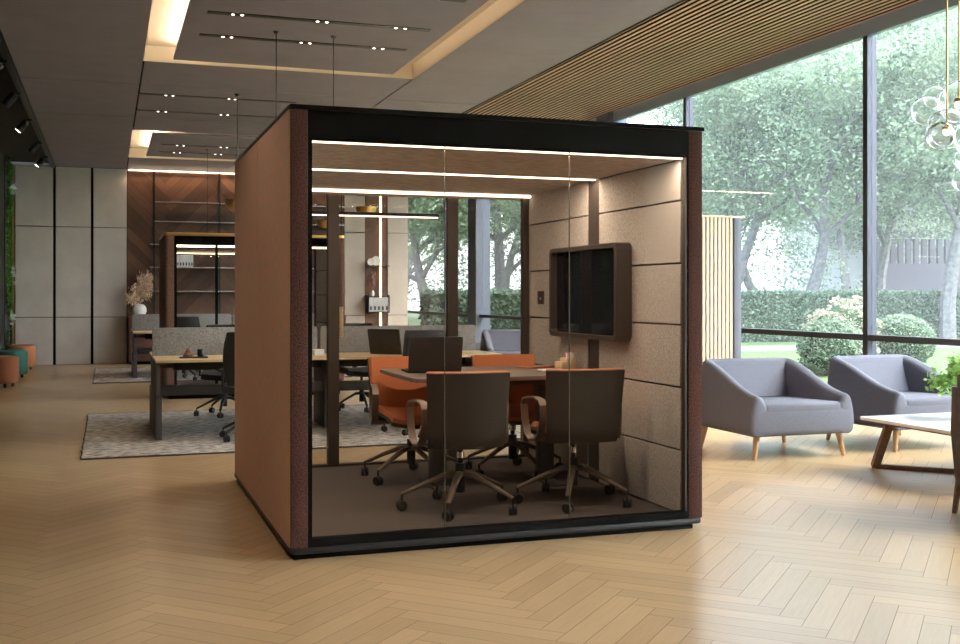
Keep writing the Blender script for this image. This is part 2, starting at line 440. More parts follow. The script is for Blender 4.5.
# track spotlights on the dark rail at left
for k, (y, lit, lab) in enumerate(((12.3, 0, 'unlit black cylinder spotlight on left rail, highest in view'), (14.2, 0, 'unlit black cylinder spotlight on left rail, second from the top'),
                         (16.3, 1, 'lit black cylinder spotlight in middle of left rail'), (18.7, 0, 'unlit black cylinder spotlight between the two lit ones on left rail'), (20.6, 1, 'lit black cylinder spotlight at far end of left rail near grey wall panels'))):
    t = thing('track_spotlight', lab, 'spotlight', (-1.04, y, CEIL - .0), 0, 'spotlights on the left ceiling rail')
    obj('mount', bx(-.02, .05, -.03, .03, -.06, -.02), 'black_metal', t, smooth=False)
    mt = T(-.03, 0, -.08) @ RY(math.radians(40))
    obj('lamp_head', lathe(NB(), [(.02, .03), (.05, .025), (.052, -.15), (.045, -.155)], 16, mt), 'black_metal', t)
    obj('lens', lathe(NB(), [(.001, -.157), (.04, -.157), (.043, -.15)], 16, mt), 'spot_glow' if lit else 'black_plastic', t)
    if lit:
        pass

# ------------------------------------------------------------------ walls
struct('wall_left', bx(XL - .15, XL, YF, YB, 0, CEIL + .1), 'black_void')
struct('wall_front', bx(XL - .15, XW + .2, YF - .15, YF, 0, HC + .2), 'wall_plain')
# back wall: base + grey panels + walnut + light niche
wb = NB(); box(wb, XL - .15, 6.09, YB + .06, YE, 0, HC + .2)
wall_back = struct('wall_back', wb, 'black_void')
zs = [0, .92, 2.67, CEIL]
def gpanel(x0, x1):
    b = NB()
    for a, c_ in zip(zs, zs[1:]): box(b, x0, x1, YB, YB + .05, a + .006, c_ - .006, .004, 1)
    return struct('wall_panel', b, 'wall_panel', wall_back)
for a, b in ((-1.655, -.985), (-.935, -.30), (-.25, .365)): gpanel(a, b)
gpanel(4.72, 5.15); gpanel(5.65, 6.09)
struct('gold_strip', bx(-1.71, -1.67, YB - .04, YB + .05, 0, CEIL), 'gold', wall_back)
wn = herring(.375, 4.70, 0, CEIL, 1.3, .16, 1.2, .3, .0015, lambda x, y: (x, YB + .02, y), 'w', 'w', 5)
struct('walnut_panelling', wn, 'walnut_wall', wall_back)
wn = herring(5.16, 5.64, 0, CEIL, 1.3, .16, 5.4, .3, .0015, lambda x, y: (x, YB + .03, y), 'w', 'w', 6)
struct('walnut_panelling', wn, 'walnut_wall', wall_back)
struct('wall_light', bx(.40, 4.70, YB - .03, YB - .015, CEIL - .03, CEIL - .01), 'led_soft', wall_back)
struct('wall_light', bx(5.475, 5.51, YB + .0, YB + .02, .2, CEIL - .02), 'led_soft', wall_back)
struct('wall_end', bx(4.6, XW + .3, YE, YE + .1, 0, HC + .2), 'wall_plain')

# ------------------------------------------------------------------ window wall
mull = [-1.9, 2.0, 5.85, 9.68, 13.52, 15.9, 19.75, 22.5, 25.0, YE]
hb = NB(); box(hb, XW, XW + .07, YF, YE, HC - .16, HC + .2); struct('trim_2', hb, 'header')
struct('trim_3', bx(XW, XW + .14, YF, YE, -.05, .05), 'alu_dark')
prev = YF
for i, y in enumerate(mull):
    w = thing('window_%d' % (i + 1), 'x', 'x', (XW, prev, 0)); del w['label']; del w['category']; w['kind'] = 'structure'
    ln = y - prev
    wide = .08
    mb = NB(); box(mb, 0, .05, ln - .085, ln - .01, .05, HC - .16); box(mb, .054, .11, ln - .085, ln - .01, .05, HC - .16)
    obj('mullion', mb, 'alu_blue', w, smooth=False)
    obj('mullion_face', bx(-.008, -.001, ln - .085, ln - .01, .05, HC - .16), 'alu_dark', w, smooth=False)
    obj('transom', bx(-.008, .12, 0, ln - .10, .862, .925), 'alu_dark', w, smooth=False)
    obj('glass_pane', bx(.06, .068, 0, ln - .1, .05, HC - .16), 'window_glass', w, smooth=False)
    prev = y
# square columns outside the glass
for (y0, y1) in ((15.75, 16.2), (22.35, 22.9)):
    struct('wall_column', bx(XW - .09, XW + .24, y0, y1, 0, HC + .2), 'column_blue')

# ------------------------------------------------------------------ meeting pod
PX, PY, PW, PD, PH = .876, 5.507, 2.389, 2.56, 2.32
def make_pod():
    t = thing('meeting_pod', 'large glass-fronted meeting booth with red-brown felt side and black frame', 'meeting booth', (PX, PY, 0))
    obj('plinth', bx(.03, PW - .06, .012, PD - .06, 0, .03), 'pod_black', t, smooth=False)
    b = NB(); prism(b, rrect(0, PW + .004, -.006, PD, .05, 5), .028, .060, 'z', .006)
    obj('floor_slab', b, 'pod_slab', t)
    # side walls, plan profile with rounded back corner
    for side in (0, 1):
        def mx(p): return (p[0], p[1]) if side == 0 else (PW - p[0], p[1])
        name = 'side_wall'
        for (a, c_) in ((.012, 1.220), (1.232, PD - .002)):
            if a < 1: prof = rrect(0, .094, a, c_, .012, 3, (0, 0, 1, 1))
            else:
                prof = [(.094, a), (.094, c_)] + [(.07 - .07 * math.sin(k * PI / 16), c_ - .07 + .07 * math.cos(k * PI / 16)) for k in range(0, 9)] + [(0, a)]
            s = obj(name, prism(NB(), [mx(p) for p in prof], .061, 2.296, 'z'), 'felt_out', t)
        obj('wall_core', prism(NB(), [mx(p) for p in [(.003, .02), (.094, .02), (.094, PD - .1), (.003, PD - .1)]], .062, 2.29, 'z'), 'felt_seam', t, smooth=False)
        f = obj('front_edge', prism(NB(), [mx(p) for p in rrect(.004, .094, 0, .012, .004, 2)], .061, 2.296, 'z'), 'felt_edge_shaded', t)
    # roof
    b = NB(); prism(b, rrect(-.004, PW + .004, -.012, PD + .002, .05, 5), 2.296, PH, 'z', .005)
    r = obj('roof', b, 'pod_roof_trim', t)
    obj('roof_front_trim', bx(.0, PW, -.016, -.011, 2.297, 2.319), 'pod_black', t, smooth=False)
    obj('ceiling_void', bx(.094, PW - .094, .0, PD - .02, 2.16, 2.296), 'pod_black', t, smooth=False)
    obj('header_beam', bx(.094, PW - .094, .004, .03, 2.143, 2.16), 'pod_black', t, smooth=False)
    # ceiling felt panels
    for (a, c_) in ((.07, 1.205), (1.255, 2.40)):
        obj('ceiling_panel', bx(.112, PW - .112, a, c_, 2.138, 2.159, .004, 1), 'pod_ceiling', t)
    for (a, c_, z) in ((.035, .055, 2.137), (1.212, 1.245, 2.132), (2.405, 2.44, 2.114)):
        obj('light_strip', bx(.113, PW - .113, a, c_, z, z + .02), 'led', t, smooth=False)
    # front frame and glass
    fz = .060
    b = NB(); box(b, .094, .116, .003, .05, fz, 2.143); box(b, PW - .085 - .02, PW - .05, .003, .05, fz, 2.143)
    box(b, .094, PW - .09, .002, .05, fz, .103)
    obj('front_frame', b, 'pod_black', t, smooth=False)
    b = NB(); box(b, PW - .112, PW - .104, .004, .05, .103, 2.143)
    obj('frame_lining', b, 'pod_metal', t, smooth=False)
    xs = [.116, .831, 1.556, PW - .112]
    for a, c_ in zip(xs, xs[1:]): obj('glass_panel', bx(a + .002, c_ - .002, .018, .028, .103, 2.143), 'pod_glass', t, smooth=False)
    for a in xs[1:3]: obj('glass_joint', bx(a - .0011, a + .0011, .017, .029, .103, 2.143), 'glass_edge', t, smooth=False)
    # rear frame, door
    yb = PD - .11
    b = NB()
    box(b, .094, .13, yb, yb + .06, fz, 2.14)
    box(b, .094, PW - .10, yb, yb + .06, fz, .090); box(b, .094, PW - .10, yb + .03, yb + .06, 2.10, 2.16)
    box(b, 1.608, 1.689, yb, yb + .06, .09, 2.10); box(b, 2.228, PW - .114, yb, yb + .06, fz, 2.14)
    obj('rear_frame', b, 'pod_metal', t, smooth=False)
    dl = obj('door_stile', bx(.676, .757, yb - .005, yb + .065, .090, 2.10), 'pod_metal', t, smooth=False)
    for a, c_ in ((.13, .676), (.757, 1.608), (1.689, 2.228)):
        obj('rear_glass', bx(a, c_, yb + .026, yb + .034, .090, 2.10), 'rear_glass', t, smooth=False)
    obj('door_handle', box(box(NB(), .775, .805, yb + .07, yb + .10, 1.03, 1.26, .004), .745, .785, yb + .06, yb + .09, 1.22, 1.235), 'desk_wood', t)
    # interior side panels
    zz = [.076, .446, .811, 1.176, 1.535, 1.90, 2.138]
    for side in (0, 1):
        for (a, c_) in ((.06, 1.16), (1.345, yb - .01)):
            for z0, z1 in zip(zz, zz[1:]):
                x0, x1 = (.096, .114) if side == 0 else (PW - .114, PW - .096)
                b = NB()
                if z1 > 2 and a > 1:
                    prism(b, rrect(a, c_, z0 + .005, z1, .09, 6, (1, 0, 0, 0)), x0, x1, 'x')
                else: box(b, x0, x1, a, c_, z0 + .005, z1 - .005, .003, 1)
                obj('acoustic_panel', b, 'felt_beige', t)
        x0, x1 = (.095, .108) if side == 0 else (PW - .108, PW - .095)
        obj('wall_pilaster', bx(x0, x1, 1.165, 1.34, .09, 2.138), 'pod_metal', t, smooth=False)
    obj('carpet', bx(.094, PW - .094, .05, yb, .060, .074), 'carpet', t, smooth=False)
    c_ = obj('control_panel', bx(PW - .128, PW - .115, 2.13, 2.24, 1.28, 1.38, .004), 'pod_metal', t)
    obj('button', bx(PW - .131, PW - .127, 2.165, 2.18, 1.315, 1.33), 'paper', c_, smooth=False)
    return t
pod = make_pod()

# wall display
t = thing('display_screen', 'black screen in deep brown rounded frame on pod wall', 'screen', (3.15, 6.73, 1.365))
y0, y1, z0, z1 = -.55, .55, -.31, .32
outer = rrect(y0, y1, z0, z1, .045, 6); inner = rrect(y0 + .035, y1 - .035, z0 + .03, z1 - .03, .03, 6)
b = NB(); n = len(outer)
def ring(pts, x): return [b.verts.new((x, p[0], p[1])) for p in pts]
A = ring(outer, 0); B = ring(outer, -.105); B2 = ring(rrect(y0 + .004, y1 - .004, z0 + .004, z1 - .004, .042, 6), -.11); Cc = ring(inner, -.11); D = ring(inner, -.055)
for p, q in ((A, B), (B, B2), (B2, Cc), (Cc, D)):
    for i in range(n): b.faces.new([p[i], p[(i + 1) % n], q[(i + 1) % n], q[i]])
b.faces.new(A); b.faces.new(D)
obj('frame', b, 'pod_metal', t)
obj('screen', bx(-.062, -.056, y0 + .037, y1 - .037, z0 + .032, z1 - .032), 'screen_black', t, smooth=False)
obj('wall_mount', bx(-.001, .006, -.2, .2, -.12, .12), 'black_metal', t, smooth=False)

PF = .075   # pod carpet level
# meeting table
t = thing('meeting_table', 'grey-brown meeting table on two column legs inside the glass pod', 'table', (2.44, 6.9, PF)); t.scale = (1, 1, 1.024)
obj('tabletop', prism(NB(), rrect(-.65, .66, -.50, .50, .09, 6), .715, .742, 'z', .004), 'table_top', t)
obj('under_frame', bx(-.45, .50, -.36, .36, .675, .715, .004), 'black_metal', t)
for x in (-.36, .41):
    l = obj('leg', bx(x - .05, x + .05, -.05, .05, .012, .675, .006), 'desk_metal', t)
    obj('foot_plate', bx(x - .06, x + .06, -.26, .26, 0, .012, .003), 'desk_metal', t)

# pod task chair -------------------------------------------------------------
def star_base(t, R0, hub_z, metal, casterm, rot0=.3, w=.022):
    for k in range(5):
        a = rot0 + k * 2 * PI / 5; c_, s_ = math.cos(a), math.sin(a)
        pts = [(c_ * r, s_ * r, z) for r, z in ((.02, hub_z), (.09, hub_z - .008), (R0 * .6, hub_z - .055), (R0 * .93, hub_z - .105), (R0, hub_z - .115))]
        lg = obj('leg', tube(NB(), pts, [w * 1.15, w * 1.1, w * .85, w * .7, w * .6], 8, flat=(1, .75)), metal, t)
        cb_ = NB()
        m_ = T(c_ * R0, s_ * R0, .031) @ RZ(a + .9 * k) @ RY(PI / 2)
        for sx in (-.014, .014):
            lathe(cb_, [(.006, -.011 + sx), (.026, -.011 + sx), (.030, -.007 + sx), (.030, .007 + sx), (.026, .011 + sx), (.006, .011 + sx)], 14, m_)
        tube(cb_, [(c_ * R0, s_ * R0, .028), (c_ * R0, s_ * R0, hub_z - .115)], .007, 6)
        obj('caster', cb_, casterm, lg)

def make_pod_chair(loc, rz, label):
    t = thing('task_chair', label, 'office chair', loc, rz, 'orange meeting chairs in the pod'); t.scale = (1, 1, 1.022)
    star_base(t, .35, .21, 'taupe', 'caster', .55)
    cbm = NB(); lathe(cbm, [(.03, .10), (.03, .27), (.016, .27), (.016, .40)], 14)
    obj('column', cbm, 'black_metal', t)
    obj('column_collar', lathe(NB(), [(.018, .30), (.024, .30), (.024, .335), (.018, .335)], 14), 'steel', t)
    # seat: shell + cushion (front is +y)
    def seatf(u, v):
        x = (u - .5); y = -.165 + .405 * v
        w = .46 - .04 * abs(v - .45)
        z = .425 + .03 * (2 * x) ** 2 - .035 * max(0, v - .8) / .2 * .8 + .012 * math.cos(v * PI)
        return (x * w, y, z)
    se = obj('seat', sheet(NB(), lambda u, v: (lambda p: (p[0], p[1], p[2] - .012))(seatf(u, v)), 12, 12, .022), 'shell', t)
    obj('seat_cushion', sheet(NB(), lambda u, v: (lambda p: (p[0] * .97, p[1] * .985, p[2] + .014))(seatf(u, v)), 12, 12, .035), 'orange', se)
    # backrest: wraps from the seat rear up
    def backf(u, v):
        x = (u - .5) * 2
        z = .385 + .425 * v
        w = .222 + .020 * v
        yy = -.215 - .05 * (1 - (1 - v) ** 2) * .6 - .03 * v ** 2 + .045 * x * x + (.035 * (1 - v / .18) ** 2 if v < .18 else 0)
        return (x * w, yy, z)
    bk = obj('backrest', sheet(NB(), lambda u, v: (lambda p: (p[0], p[1] - .010, p[2]))(backf(u, v)), 14, 12, .018), 'shell', t)
    def cush(u, v):
        p = backf(u, .10 + .9 * v); return (p[0] * .975, p[1] + .016, p[2] + .006)
    obj('back_cushion', sheet(NB(), cush, 14, 12, .03), 'orange', bk)
    obj('tilt_mechanism', box(NB(), -.10, .10, -.20, .12, .372, .402, .01), 'shell', t)
    for s in (-1, 1):
        x = s * .262
        loop = [(x, -.13, .47), (x, -.155, .52), (x, -.15, .60), (x, -.125, .628), (x, -.06, .640), (x, .02, .636), (x, .075, .622), (x, .10, .59), (x, .085, .50), (x, .05, .415), (x, .0, .385), (x, -.07, .39), (x, -.11, .42)]
        # smooth by subdividing
        loop = [(px_ + s * .22 * (py_ + .03), py_, pz_) for px_, py_, pz_ in loop]
        obj('armrest', tube(NB(), loop, .011, 4, flat=(2.0, .55), closed=True, up=(1, 0, 0)), 'taupe', t)
        obj('arm_bracket', bx(min(x, x - s * .10), max(x, x - s * .10), -.05, .02, .378, .396, .003), 'taupe', t)
    return t
near_l = make_pod_chair((1.99, 6.13, PF), math.radians(-7), 'orange-cushioned chair seen from behind, nearest the left glass panel')
near_r = dup(near_l, (2.72, 6.12, PF), math.radians(-7), 'orange-cushioned chair seen from behind, below the wall screen')
far_l = dup(near_l, (2.0, 7.27, PF), math.radians(184), 'orange chair facing us behind the laptop end of the table')
far_r = dup(near_l, (2.75, 7.26, PF), math.radians(176), 'orange chair facing us on the far side of the table, nearer the wall')

# laptop
def make_laptop(loc, rz, label, sc=1.):
    t = thing('laptop', label, 'laptop', loc, rz)
    t.scale = (sc, sc, sc)
    kb = obj('keyboard_deck', bx(-.175, .175, -.12, .12, 0, .014, .003), 'laptop', t)
    obj('keys', bx(-.155, .155, -.03, .09, .0135, .0155), 'black_plastic', kb, smooth=False)
    m = T(0, -.12, .012) @ RX(math.radians(12))
    ld = obj('lid', prism(NB(), rrect(-.175, .175, 0, .225, .01, 4), -.004, .004, 'y', .001, mtx=m), 'laptop', t)
    obj('display', bx(-.165, .165, .0042, .0052, .01, .215, mtx=m), 'screen_black', ld, smooth=False)
    return t
make_laptop((2.06, 6.99, PF + .7605), math.radians(-4), 'large dark open laptop on the meeting table, its back towards us', 1.03)

# desk organiser with notes, notebooks
t = thing('memo_box', 'stepped light cardboard memo box with pink and white notes on meeting table', 'memo box', (3.03, 6.95, PF + .7605), math.radians(5))
b = NB(); box(b, -.02, .06, -.04, .05, 0, .075, .002); box(b, -.06, -.02, -.04, .05, 0, .05, .002)
obj('box_body', b, 'kraft', t); obj('note_sheets', bx(.0, .055, -.02, .0, .075, .11), 'paper', t, smooth=False); obj('pink_notes', bx(.005, .05, .005, .02, .075, .118), 'pink', t, smooth=False)
tag(obj('notebook', box(NB(), -.11, .11, -.08, .08, 0, .012, .002), 'leather_note', None, (2.87, 7.12, PF + .7605), (0, 0, .35)), 'tan leather notebook lying beyond the note pad on meeting table', 'notebook')
tag(obj('note_pad', box(NB(), -.09, .09, -.06, .06, 0, .01, .002), 'paper', None, (2.86, 6.78, PF + .7605), (0, 0, -.1)), 'white note pad lying in front of the memo box on meeting table', 'note pad')

# ------------------------------------------------------------------ desks
def make_bench(loc, label):
    t = thing('bench_desk', label, 'desk', loc, 0)
    for (y0, y1) in ((0, .78), (.84, 1.62)):
        for (x0, x1) in ((0, 1.68), (1.69, 3.38)):
            obj('desktop', bx(x0, x1, y0, y1, .715, .74, .002, 1), 'desk_wood', t)
    for x in (.0, 3.32):
        b = NB(); prism(b, [(.08, 0), (1.54, 0), (1.54, .40), (.08, .40)], x, x + .06, 'x', .004)
        prism(b, [(.14, .40), (1.48, .40), (1.48, .715), (.14, .715)], x + .012, x + .048, 'x')
        obj('leg', b, 'desk_metal', t)
    obj('leg', bx(1.65, 1.72, .5, 1.12, 0, .715, .004), 'desk_metal', t)
    obj('cross_beam', bx(.06, 3.32, .60, .66, .36, .46, .004), 'desk_metal', t)
    obj('cable_tray', bx(.2, 3.2, .67, .95, .60, .70, .004), 'black_metal', t)
    for (x0, x1) in ((.0, 1.63), (1.66, 3.36)):
        obj('privacy_screen', prism(NB(), rrect(x0, x1, .62, 1.015, .03, 4), .795, .825, 'y', .004), 'felt_grey', t)
    return t
bench = make_bench((.42, 10.3, .012), 'double-sided oak bench desk with grey felt screens, right behind the large pod')
dup(bench, (.40, 18.25, .012), 0, 'double-sided oak bench desk near the far walnut wall, beyond the small booth')

def make_desk_chair(loc, rz, label):
    t = thing('desk_chair', label, 'office chair', loc, rz, 'black mesh chairs at the bench desks')
    star_base(t, .31, .20, 'black_plastic', 'caster', .2, .02)
    obj('column', lathe(NB(), [(.028, .10), (.028, .26), (.016, .26), (.016, .42)], 12), 'black_metal', t)
    se = obj('seat', sheet(NB(), lambda u, v: ((u - .5) * .48, -.2 + .46 * v, .455 + .02 * (2 * u - 1) ** 2 - .03 * max(0, v - .8) * 4), 10, 10, .06), 'mesh_black', t)
    def bf(u, v):
        x = (2 * u - 1); w = .20 + .03 * math.sin(v * PI)
        return (x * w, -.235 - .06 * math.sin(v * 2.4) + .05 * x * x, .52 + .47 * v)
    bk = obj('backrest', sheet(NB(), bf, 12, 14, .022), 'mesh_black', t)
    fr = [bf(0, k / 10) for k in range(11)] + [bf(k / 8, 1) for k in range(1, 9)] + [bf(1, 1 - k / 10) for k in range(1, 11)] + [bf(1 - k / 8, 0) for k in range(1, 8)]
    obj('back_frame', tube(NB(), fr, .014, 8, closed=True), 'black_plastic', bk)
    obj('back_bracket', tube(NB(), [(0, .02, .41), (0, -.20, .41), (0, -.27, .48), (0, -.275, .62)], .018, 8, flat=(1.6, .8)), 'black_plastic', t)
    for s in (-1, 1):
        obj('armrest', box(tube(NB(), [(s * .12, 0, .42), (s * .27, 0, .45), (s * .27, 0, .63)], .014, 8), s * .27 - .035, s * .27 + .035, -.12, .10, .63, .655, .01), 'black_plastic', t)
    return t
DZ = .012
dc = make_desk_chair((1.28, 10.22, DZ), math.radians(-12), 'black mesh chair left of the large pod, at near side of nearer bench desk')
dup(dc, (1.24, 12.32, DZ), math.radians(172), 'black mesh chair on far side of nearer bench desk, beside the left felt screen')
dup(dc, (2.86, 10.22, DZ), math.radians(8), 'black mesh chair seen through pod glass behind the laptop on nearer bench')
dup(dc, (2.80, 12.35, DZ), math.radians(185), 'black mesh chair behind the grey screen seen through the pod glass')
dup(dc, (1.15, 17.75, DZ), math.radians(0), 'black mesh chair at the far bench desk, seen through the small booth')
dup(dc, (2.6, 17.8, DZ), math.radians(10), 'second black mesh chair at the far bench desk')

# items on the near bench
t = thing('serving_tray', 'small black tray on oak desk in front of grey felt screen', 'tray', (.78, 10.62, .752))
obj('tray_base', prism(NB(), rrect(-.13, .13, -.07, .07, .02, 4), 0, .012, 'z'), 'black_plastic', t)
tag(obj('pyramid_ornament', lathe(NB(), [(.05, 0), (.05, .02), (.035, .035), (.03, .05), (.012, .07), (.004, .085)], 8), 'brown_wood', None, (.73, 10.62, .764)), 'small tan cone ornament on the black tray', 'ornament')
tag(obj('cup', lathe(NB(), [(.03, 0), (.036, .005), (.038, .07), (.034, .07), (.03, .01)], 16), 'black_plastic', None, (.85, 10.62, .764)), 'black cup on the black tray beside the tan cone', 'cup')
make_laptop((2.76, 10.72, .752), math.radians(-48), 'dark laptop open on the oak bench desk behind the pod', 1.1)
tag(obj('storage_box', box(NB(), -.05, .05, -.05, .05, 0, .06, .004), 'paper', None, (1.98, 10.66, .752)), 'small white box on oak desk beside the screen gap, behind pod glass', 'box')
# rugs
def rug(loc, label):
    t = thing('rug', label, 'rug', loc, 0)
    rr = random.Random(3); pts = []
    n = 30; LX, LY = 4.0, 3.52
    for i in range(n): pts.append((LX * i / n, rr.uniform(-.006, .006)))
    for i in range(n): pts.append((LX + rr.uniform(-.006, .006), LY * i / n))
    for i in range(n): pts.append((LX - LX * i / n, LY + rr.uniform(-.006, .006)))
    for i in range(n): pts.append((rr.uniform(-.006, .006), LY - LY * i / n))
    obj('rug_pile', prism(NB(), pts, .0, .012, 'z'), 'rug', t, smooth=False)
    obj('bound_edge', tube(NB(), [(p[0], p[1], .006) for p in pts], .009, 5, closed=True), 'rug_edge', t)
    return t
r1 = rug((-.2, 9.43, 0), 'mottled grey woven rug with dark edge under the nearer bench desk')
dup(r1, (-.2, 17.5, 0), 0, 'mottled grey woven rug under the far bench desk')

# suspended linear lamps
def lamp(loc, ln, cords, label, metal='black_metal', glow='lamp_line'):
    t = thing('linear_pendant', label, 'pendant lamp', loc, 0)
    obj('lamp_bar', bx(-ln / 2, ln / 2, -.02, .02, .008, .04, .003, 1), metal, t)
    obj('diffuser', bx(-ln / 2 + .01, ln / 2 - .01, -.016, .016, -.002, .008), glow, t, smooth=False)
    for c_ in cords:
        obj('cord', tube(NB(), [(c_ - loc[0], 0, .04), (c_ - loc[0], 0, CEIL - loc[2] - .01)], .0045, 6), 'black_metal', t)
        obj('ceiling_cap', lathe(NB(), [(.02, CEIL - loc[2] - .02), (.03, CEIL - loc[2])], 12, T(c_ - loc[0], 0, 0)), 'pod_metal', t)
    return t
lamp((2.2, 10.25, 2.11), 1.8, (1.505, 2.05), 'thin suspended light bar glowing pinkish white above the nearer bench desk')
lamp((2.1, 18.9, 2.05), 2.2, (1.615, 2.9), 'thin brass suspended light bar above the far bench desk', 'gold', 'led_soft')

# brass bowl pendants
def bowl(loc, label):
    t = thing('bowl_pendant', label, 'pendant lamp', loc, 0, 'brass bowl pendants')
    b = NB(); r = .155
    prof = [(r * math.sin(a), -r * math.cos(a) * .95) for a in [k * PI / 2 / 10 for k in range(1, 11)]]
    lathe(b, prof + [(r * .97 * math.sin(a), -r * .92 * math.cos(a)) for a in [k * PI / 2 / 10 for k in range(10, 0, -1)]], 28, cap=False)
    obj('shade', b, 'gold', t)
    h = CEIL - loc[2]
    obj('cord', tube(NB(), [(0, 0, -.03), (0, 0, h)], .005, 6), 'black_metal', t)
    obj('shade_bridge', bx(-r, r, -.006, .006, -.012, 0), 'gold', t, smooth=False)
    obj('ceiling_cap', lathe(NB(), [(.02, h - .03), (.04, h)], 12), 'black_metal', t)
    return t
def wpt(px, d, z):
    th = math.atan(373 / 1082); l = (px - 480) / 1082 * d
    return (d * math.sin(th) + l * math.cos(th), d * math.cos(th) - l * math.sin(th), z)
b0 = bowl((1.52, 13.60, 2.52), 'brass bowl pendant just left of the large pod')
dup(b0, (3.62, 15.66, 2.65), 0, 'brass bowl pendant seen through pod glass, in front of grey wall panel', 'brass bowl pendants')
dup(b0, (3.78, 19.7, 2.72), 0, 'brass bowl pendant seen at left edge of pod glass, in front of walnut wall', 'brass bowl pendants')

# ------------------------------------------------------------------ smaller booth behind
def make_booth():
    t = thing('small_booth', 'second darker glass booth with rust felt side behind the bench desk', 'meeting booth', (.70, 14.5, 0))
    W, D, H = 2.36, 1.5, 2.16
    obj('plinth', bx(.06, W - .06, .06, D - .06, 0, .05), 'pod_black', t, smooth=False)
    obj('floor_slab', prism(NB(), rrect(0, W, 0, D, .05, 5), .05, .12, 'z', .005), 'pod_slab', t)
    obj('side_wall', prism(NB(), rrect(0, .12, .0, D, .05, 5, (0, 1, 1, 0)), .12, 2.12, 'z'), 'felt_booth', t)
    obj('side_wall', prism(NB(), rrect(W - .12, W, .0, D, .05, 5, (1, 0, 0, 1)), .12, 2.12, 'z'), 'felt_booth', t)
    obj('roof', prism(NB(), rrect(0, W, 0, D, .05, 5), 2.12, H, 'z', .004), 'gold', t)
    obj('ceiling_panel', bx(.12, W - .12, .04, D - .04, 2.04, 2.12), 'pod_black', t, smooth=False)
    for y in (.25,): obj('light_strip', bx(.14, W - .14, y, y + .05, 1.985, 2.04), 'led', t, smooth=False)
    b = NB()
    for x in (.12, .62 + .02, 1.5, W - .155): box(b, x, x + .035, .02, .06, .12, 2.04)
    box(b, .12, W - .12, .02, .06, .12, .15); box(b, .12, W - .12, .02, .06, 2.0, 2.04)
    obj('front_frame', b, 'pod_black', t, smooth=False)
    for a, c_ in ((.155, .64), (.675, 1.5), (1.535, W - .155)): obj('glass_panel', bx(a, c_, .036, .044, .15, 2.0), 'rear_glass', t, smooth=False)
    b = NB()
    for x in (.12, W - .155): box(b, x, x + .035, D - .06, D - .02, .12, 2.04)
    obj('rear_frame', b, 'pod_black', t, smooth=False)
    obj('rear_glass', bx(.155, W - .155, D - .044, D - .036, .12, 2.04), 'rear_glass', t, smooth=False)
    zz = [.13, .55, .95, 1.35, 1.7, 2.03]
    for x0 in (.122, W - .136):
        for a, c_ in zip(zz, zz[1:]): obj('acoustic_panel', bx(x0, x0 + .014, .08, D - .08, a + .006, c_ - .006, .002, 1), 'felt_beige', t)
    obj('carpet', bx(.12, W - .12, .06, D - .06, .12, .126), 'carpet', t, smooth=False)
    return t
make_booth()

# ------------------------------------------------------------------ bookcase wall
t = thing('shelving_unit', 'thin black metal shelving on the walnut wall above the long cabinet', 'shelving', (.87, YB - .37, .92))
for x in (0, 1.25, 2.5, 3.7):
    obj('upright', box(bx(x - .012, x + .012, 0, .024, 0, 2.88), x - .012, x + .012, .33, .354, 0, 2.88), 'black_metal', t, smooth=False)
for z, x0 in ((2.24, 0), (1.86, 0), (1.41, -.08), (.96, -.08), (.49, -.08)):
    obj('shelf', bx(x0, 3.78, 0, .36, z, z + .022), 'steel', t, smooth=False)
t = thing('low_cabinet', 'long low dark walnut cabinet along the back wall', 'cabinet', (.40, YB - .45, 0))
obj('cabinet_body', bx(0, 4.25, .02, .44, .06, .90), 'cabinet', t, smooth=False); obj('cabinet_top', bx(-.005, 4.26, 0, .44, .90, .92, .003, 1), 'cabinet', t)
obj('plinth', bx(.03, 4.2, .06, .44, 0, .06), 'pod_black', t, smooth=False)
for k in range(6): obj('door', bx(.01 + k * .705, .70 + k * .705, .003, .02, .08, .89, .002, 1), 'cabinet', t)
def binders(x0, n, y, z, w, h, label, group, m='binder'):
    proto = None
    for k in range(n):
        if proto is None:
            proto = thing('ring_binder', label, 'binder', (x0, y, z), 0, group)
            obj('binder_body', bx(.002, w - .004, 0, .24, 0, h, .003, 1), m, proto)
            obj('spine_label', bx(w * .25, w * .7, -.002, .001, h * .12, h * .38), 'binder_label', proto, smooth=False)
        else: dup(proto, (x0 + k * w, y, z))
binders(1.24, 7, YB - .30, .92 + .982, .054, .24, 'white ring binder in the row on the walnut wall shelving', 'binders on the wall shelving', 'paper')
# niche shelf with binders, plates and dried grass
t = thing('niche_shelf', 'two small dark shelves between grey wall panels, crossed by a vertical light strip', 'shelf', (5.17, YB - .24, .98))
for z in (0, .97): obj('shelf_board', bx(0, .46, 0, .25, z, z + .02), 'black_metal', t, smooth=False)
obj('upright', box(bx(.0, .012, .0, .25, 0, .37), .448, .46, .0, .25, 0, .37), 'black_metal', t, smooth=False)
binders(5.19, 5, YB - .22, 1.0, .085, .30, 'pale grey ring binder in the row of five on the niche shelf', 'binders on the niche shelf')
for k, (x, r, l) in enumerate(((5.24, .075, 'smaller white round plate on upper niche shelf'), (5.36, .10, 'larger white round plate with ring on upper niche shelf'))):
    tt = thing('round_plate', l, 'plate', (x, YB - .15 + .03 * k, 1.97), 0)
    obj('plate_disc', lathe(NB(), [(.001, 0), (r * .55, .0), (r * .6, .008), (r, .02), (r, .03), (.001, .015)], 24, T(0, 0, r) @ RX(PI / 2)), 'ceramic', tt)
tt = thing('dried_grass_vase', 'small vase of dusky pink dried grasses on lower niche shelf above binders', 'vase', (5.28, YB - .14, 1.32))
